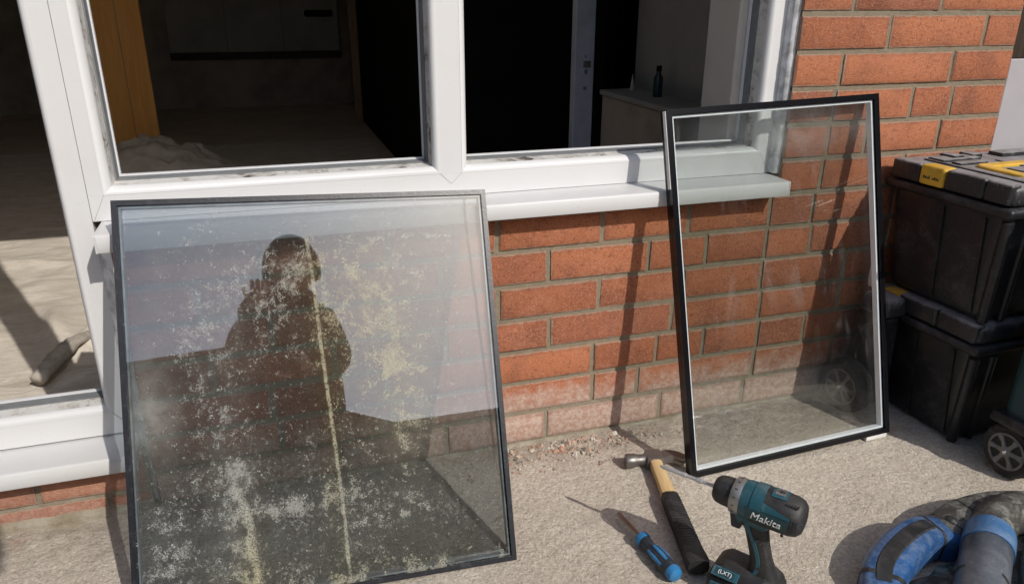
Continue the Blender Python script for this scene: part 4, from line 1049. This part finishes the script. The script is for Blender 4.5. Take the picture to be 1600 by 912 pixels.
# battery
b = taper_box(-.004, 0, .001, .040, .056, .038, .058, .039, .010, 3); obj('battery', b, M['rubber_dark'], t, auto=40)
b = taper_box(-.004, 0, .0405, .064, .059, .040, .038, .027, .012, 4); obj('battery_shoe', b, M['rubber_dark'], t, auto=40)
b = taper_box(.010, .0392, .008, .034, .038, .0022, .034, .0022, .001, 1); obj('teal_battery_panel', b, M['teal'], t)
b = taper_box(-.03, .0398, .004, .014, .026, .0016, .022, .0016, .001, 1); obj('battery_button', b, M['sd_black'], t)
ln = Vector((0, .52, .85)).normalized()
def lab(x, y, z): 
    xa = Vector((-1, 0, 0)); ya = ln.cross(xa); o = Vector((x, y, z)); return Matrix(((xa.x, ya.x, ln.x, o.x), (xa.y, ya.y, ln.y, o.y), (xa.z, ya.z, ln.z, o.z), (0, 0, 0, 1)))
pl = obj('teal_battery_shoulder', box(-.022, .022, -.0085, .0085, -.0008, .0010, .0006), M['teal'], t); pl.matrix_local = lab(.022, .0345, .0545)
lp = obj('battery_label', box(-.016, .016, -.0055, .0055, .0010, .0018, .0003), M['teal_dk'], t); lp.matrix_local = lab(.022, .0345, .0545)
text('battery_lettering', '(LXT)', .0095, M['white_ink'], t, lab(.022, .0355, .0562), shear=0)

# ------------------------------------------------------------------ blue and grey machine in the corner
t = thing('blue_grey_power_tool', 'big dusty blue and grey power tool lying in the lower right corner', 'power tool', (.50, -.74, 0))
KT = 1.15; t.location = CAMP + (Vector((.508, -.742, 0)) - CAMP) * KT; t.scale = (KT, KT, KT)
def rel(P): return [Vector(p) - Vector((.50, -.74, 0)) for p in P]
pts = catmull(rel([(.325, -.80, .118), (.338, -.745, .125), (.372, -.700, .142), (.430, -.672, .152), (.490, -.655, .150), (.530, -.660, .140)]), 8)
CH = [(-.030, -.018), (-.024, -.025), (.024, -.025), (.030, -.018), (.030, .013), (.026, .020), (.019, .0245), (-.019, .0245), (-.026, .020), (-.030, .013)]
obj('blue_guard', sweep(pts, CH, up=(0, 0, 1)), M['blue'], t, auto=35)
obj('top_inlay', sweep([p + Vector((0, 0, .0255)) for p in pts[12:34]], [(-.012, -.001), (.012, -.001), (.010, .0014), (-.010, .0014)]), M['rubber_dark'], t, auto=30)
for i in (14, 33): obj('casing_seam', sweep(pts[i:i + 2], [(a * 1.02, c * 1.02) for a, c in CH]), M['rubber_dark'], t, auto=30)
pts = catmull(rel([(.515, -.657, .140), (.580, -.640, .148), (.660, -.640, .150), (.75, -.665, .145), (.84, -.71, .14)]), 8)
obj('grimy_top_band', sweep(pts, CH), M['brownhouse'], t, auto=35)
for i in (3, 9): obj('casing_seam', sweep([pts[i], pts[i] + (pts[i + 1] - pts[i]) * .4], [(a * 1.015, c * 1.015) for a, c in CH]), M['rubber_dark'], t, auto=30)
pts = catmull(rel([(.555, -.672, .150), (.600, -.662, .158), (.640, -.658, .158)]), 8)
obj('pale_band', sweep(pts, [(a * .55, c * .7) for a, c in CH]), M['paleteal'], t, auto=35)
pts = catmull(rel([(.570, -.699, .160), (.625, -.668, .165), (.700, -.668, .160), (.80, -.715, .15)]), 8)
obj('elbow_tube', sweep(pts, circ(.0325, 32), scales=[1.0 for i in range(len(pts))]), M['brownhouse'], t, auto=35)
for k in range(5):
    f = k / 4; c_ = Vector((.455 + .05 * k, -.665 + .004 * k, .166)) - Vector((.50, -.74, 0))
    o = obj('case_screw', lathe([(0, .0034), (.003, .0034), (.0038, .0022)], 12, 'Z'), M['rubber_dark'], t, auto=40); o.location = c_
pts = rel([(.400, -.83, .150), (.44, -.80, .153), (.50, -.752, .157), (.56, -.706, .160)])
obj('grey_tube', sweep(pts, circ(.0345, 32)), M['tube'], t, smooth=True)
pts = rel([(.545, -.718, .1595), (.575, -.695, .160), (.582, -.690, .160), (.588, -.685, .160)])
obj('blue_tube_collar', sweep(pts, circ(.0352, 32), scales=[1.03, 1.03, .99, .9]), M['collarblue'], t, auto=35)
for k in range(3):
    f = .50 + k * .012; q0 = Vector((.40, -.83, .150)).lerp(Vector((.56, -.706, .160)), f) - Vector((.50, -.74, 0)); dq = Vector((.16, .124, .01)).normalized() * .0035
    obj('tube_groove', sweep([q0, q0 + dq], circ(.0350, 32)), M['rubber_dark'], t, auto=35)
obj('lower_body', taper_box(.06, -.03, .086, .125, .16, .10, .14, .07, .015, 4), M['brownhouse'], t, smooth=True)
pts = catmull(rel([(.50, -.86, .12), (.58, -.80, .13), (.67, -.735, .125), (.76, -.70, .11)]), 8)
obj('side_shell', sweep(pts, circ(1, 24, .040, .034, .8)), M['paleteal'], t, smooth=True)
pts = catmull(rel([(.40, -.76, .085), (.47, -.715, .10), (.55, -.68, .095)]), 6)
obj('inner_web', sweep(pts, circ(1, 16, .03, .024, .8)), M['paleteal'], t, smooth=True)
obj('ridge_knob', lift(lathe([(0, .010), (.006, .009), (.009, .004)], 14, 'Z'), .163, 0), M['rubber_dark'], t, loc=(.045, .09, 0), auto=50)

# ------------------------------------------------------------------ dark shed opposite (seen only as a reflection)
def board_run(name, label, cat, A_, B2, H, roof):
    L_ = (B2 - A_).length; t = thing(name, label, cat, mat=dirmat(A_, B2 - A_)); me0 = None
    for i in range(int(math.ceil(L_ / .15))):
        if me0 is None: me0 = obj('board', box(.0012, .1488, -.02, 0, 0, H - .03, .003), M['timber'], t).data
        else: link_mesh('board', me0, t, (i * .15, 0, 0))
    if roof:
        obj('back_panel', box(0, L_, .001, .9, 0, H - .05), M['timber'], t); obj('roof', box(-.08, L_ + .08, -.08, 1.0, H - .028, H, .01), M['felt'], t)
    else:
        obj('backing_rail', box(-.04, L_ + .04, .001, .02, 0.0, H - .031), M['timber'], t)
        obj('capping_rail', box(0, L_, -.03, .02, H - .028, H, .004), M['timber'], t)
board_run('garden_shed', 'dark timber garden shed across the patio, mirrored left of the person in the cloudy glass', 'shed', Vector((-.42, -5.25, 0)), Vector((-4.6, -5.6, 0)), 2.92, True)
board_run('garden_fence', 'short dark timber fence joining the shed to the long fence, mirrored at the person\'s shoulder', 'fence', Vector((.40, -5.8, 0)), Vector((-.40, -4.95, 0)), 2.2, False)
board_run('garden_fence', 'dark timber fence panel run across the end of the patio, mirrored right of the person', 'fence', Vector((3.3, -5.95, 0)), Vector((.42, -5.8, 0)), 2.2, False)

board_run('garden_fence', 'added unseen dark timber fence beyond the toolboxes, keeping low sky out of the clear glass', 'fence', Vector((3.33, -5.9, 0)), Vector((3.3, .0, 0)), 2.7, False)  # added out of view to block low sky mirrored in the clear unit
board_run('garden_fence', 'added unseen dark timber fence out past the tall window, screening low sky from the glass', 'fence', Vector((-3.6, .2, 0)), Vector((-5.2, -9.5, 0)), 2.5, False)  # unseen fence put in to screen low sky from the reflections

# ------------------------------------------------------------------ the photographer (stands behind the camera, mirrored in the glass)
def skinned(name, verts, edges, rad, m, parent, root=0, sub=2):
    me = bpy.data.meshes.new(name); me.from_pydata([Vector(v) for v in verts], edges, []); me.materials.append(m)
    o = bpy.data.objects.new(name, me); C.objects.link(o); o.parent = parent
    sk = o.modifiers.new('skin', 'SKIN'); sk.use_smooth_shade = True
    for i, d in enumerate(me.skin_vertices[0].data):
        r_ = rad[i]; d.radius = r_ if isinstance(r_, tuple) else (r_, r_); d.use_root = (i == root)
    ss = o.modifiers.new('sub', 'SUBSURF'); ss.levels = sub; ss.render_levels = sub
    dg = bpy.context.evaluated_depsgraph_get(); me2 = bpy.data.meshes.new_from_object(o.evaluated_get(dg))
    o.modifiers.clear(); o.data = me2
    return o
PX, PY = -.42, -1.70
t = thing('person', 'person in dark jacket and trousers holding up a phone, mirrored in the cloudy glass', 'person', (PX, PY, 0))
# continuous clothed body: pelvis, spine, arms, legs
v = [(0, -.02, .80), (0, -.02, .92), (0, .01, 1.04), (0, .05, 1.15), (0, .075, 1.235), (0, .09, 1.29),
     (-.15, .055, 1.19), (-.205, .06, 1.03), (-.17, .14, 1.14), (-.105, .165, 1.21),
     (.14, .055, 1.19), (.175, .05, 1.03), (.125, .17, .93), (.07, .235, .93),
     (-.09, -.02, .76), (-.105, .0, .46), (-.11, -.03, .10), (.09, -.02, .76), (.105, .01, .46), (.11, -.02, .10)]
e = [(0, 1), (1, 2), (2, 3), (3, 4), (4, 5), (3, 6), (6, 7), (7, 8), (8, 9), (3, 10), (10, 11), (11, 12), (12, 13), (0, 14), (14, 15), (15, 16), (0, 17), (17, 18), (18, 19)]
r = [(.19, .12), (.19, .12), (.185, .12), (.17, .12), (.11, .085), (.06, .06), (.07, .07), (.060, .060), (.052, .052), (.034, .032), (.062, .062), (.050, .050), (.040, .040), (.027, .025),
     (.09, .09), (.062, .062), (.045, .045), (.09, .09), (.062, .062), (.045, .045)]
body = skinned('clothed_body', v, e, r, M['jacket'], t)
# head with face
b = bmesh.new(); bmesh.ops.create_uvsphere(b, u_segments=36, v_segments=26, radius=1)
hc = Vector((.03, .115, 1.40))
for q in b.verts:
    x, y, z = q.co; k = 1.0
    X_, Y_, Z_ = x * .084, y * .100, z * .122
    if z < 0: X_ *= 1 - .28 * (-z) ** 1.5; Y_ = Y_ * (1 - .12 * (-z)) + .008 * (-z)
    if y > 0: Y_ += .020 * math.exp(-(x / .16) ** 2 - ((z + .12) / .16) ** 2) + .006 * math.exp(-(x / .30) ** 2 - ((z + .50) / .07) ** 2)
    if y > 0: Y_ -= .008 * (math.exp(-((abs(x) - .36) / .16) ** 2 - ((z - .06) / .12) ** 2)); Y_ += .006 * math.exp(-((z - .24) / .08) ** 2) * max(0, 1 - abs(x) * 1.4)
    q.co = Vector((X_, Y_, Z_))
rotm = Euler((-.35, 0, 0)).to_matrix()
for q in b.verts: q.co = rotm @ q.co + hc
head = obj('head', b, M['skin'], t, smooth=True)
for s_ in (-1, 1):
    b = bmesh.new(); bmesh.ops.create_uvsphere(b, u_segments=12, v_segments=8, radius=.011)
    for q in b.verts: q.co = rotm @ (q.co + Vector((s_ * .030, .082, .008))) + hc
    obj('eye', b, M['bluewhite'], head, smooth=True)
    b = bmesh.new(); bmesh.ops.create_uvsphere(b, u_segments=12, v_segments=8, radius=1)
    for q in b.verts: q.co = rotm @ (Vector((q.co.x * .008, q.co.y * .018, q.co.z * .030)) + Vector((s_ * .079, -.005, -.005))) + hc
    obj('ear', b, M['skin'], head, smooth=True)
b = bmesh.new()
for i, dz in enumerate((-.052, -.058)): box(-.02, .02, .086, .0955, dz - .0025, dz + .0025, .002, bm=b)
for q in b.verts: q.co = rotm @ q.co + hc
obj('mouth', b, M['skin'], head)
b = bmesh.new(); bmesh.ops.create_uvsphere(b, u_segments=32, v_segments=22, radius=1)
bmesh.ops.delete(b, geom=[q for q in b.verts if q.co.z < -.35 or (q.co.y > .45 and q.co.z < .5)], context='VERTS')
for q in b.verts: q.co = rotm @ Vector((q.co.x * .112, q.co.y * .118 - .003, q.co.z * .142 + .003)) + hc
obj('hair', b, M['hair'], t, smooth=True)
b = bmesh.new(); bmesh.ops.create_uvsphere(b, u_segments=28, v_segments=18, radius=1)
for q in b.verts: q.co = Vector((q.co.x * .150 - .035, q.co.y * .10 + .075, q.co.z * .085 + 1.265 + .012 * math.sin(q.co.x * 9)))
obj('hood', b, M['jacket'], t, smooth=True)
# trousers over the legs and boots
for s_ in (-1, 1):
    skinned('trouser_leg', [(s_ * .085, -.02, .84), (s_ * .10, -.01, .62), (s_ * .106, .0, .40), (s_ * .11, -.02, .12)], [(0, 1), (1, 2), (2, 3)], [.108, .092, .076, .064], M['trousers'], t)
    b = taper_box(s_ * .115, .05, .001, .10, .048, .135, .042, .08, .03, 4); obj('boot', b, M['boot'], t, smooth=True)
# hands: palm plus five fingers each
def hand(base, fwd, side, up_, flip, nm='hand', curl=0):
    base, fwd, side, up_ = Vector(base), Vector(fwd).normalized(), Vector(side).normalized(), Vector(up_).normalized()
    vv = [base, base + fwd * .035, base + fwd * .07]; ee = [(0, 1), (1, 2)]; rr = [(.022, .018), (.034, .016), (.036, .014)]
    for k, (o_, ln_) in enumerate(((-.030, .062), (-.010, .072), (.010, .068), (.029, .052))):
        i0 = len(vv); p0 = base + fwd * .072 + side * o_
        vv += [p0, p0 + fwd * ln_ * .45 + up_ * .006 * (1 - curl), p0 + fwd * ln_ * (.75 - .25 * curl) - up_ * (.010 + .022 * curl), p0 + fwd * ln_ * (.9 - .85 * curl) - up_ * (.026 + .012 * curl)]
        ee += [(2, i0), (i0, i0 + 1), (i0 + 1, i0 + 2), (i0 + 2, i0 + 3)]; rr += [.0095, .0090, .0082, .0070]
    i0 = len(vv); vv += [base + fwd * .030 - side * .036 * flip, base + fwd * .058 - side * .056 * flip - up_ * .008, base + fwd * .082 - side * .060 * flip - up_ * .016]
    ee += [(1, i0), (i0, i0 + 1), (i0 + 1, i0 + 2)]; rr += [.012, .0105, .0085]
    return skinned(nm, vv, ee, rr, M['skin'], t, 0, 1)
hand((-.098, .17, 1.225), (.10, .0, .9), (1, 0, -.2), (0, -1, .3), 1, curl=1)
hand((.060, .245, .930), (-.55, .25, -.05), (0, .2, 1), (0, -1, .2), -1)
# phone held just behind the lens
cb = Matrix(CR)
bk = cb @ Vector((0, 0, 1)); rt = cb @ Vector((1, 0, 0)); upc = cb @ Vector((0, 1, 0))
pc = CAMP + bk * .008 + rt * -.055 - upc * .02
b = box(-.074, .074, -.036, .036, 0, .008, .003, 2)
ph = tag(obj('phone', b, M['phone']), 'black phone held sideways in the hand of the person, mirrored in the glass', 'phone')
ph.matrix_world = Matrix.Translation(pc) @ cb.to_4x4()
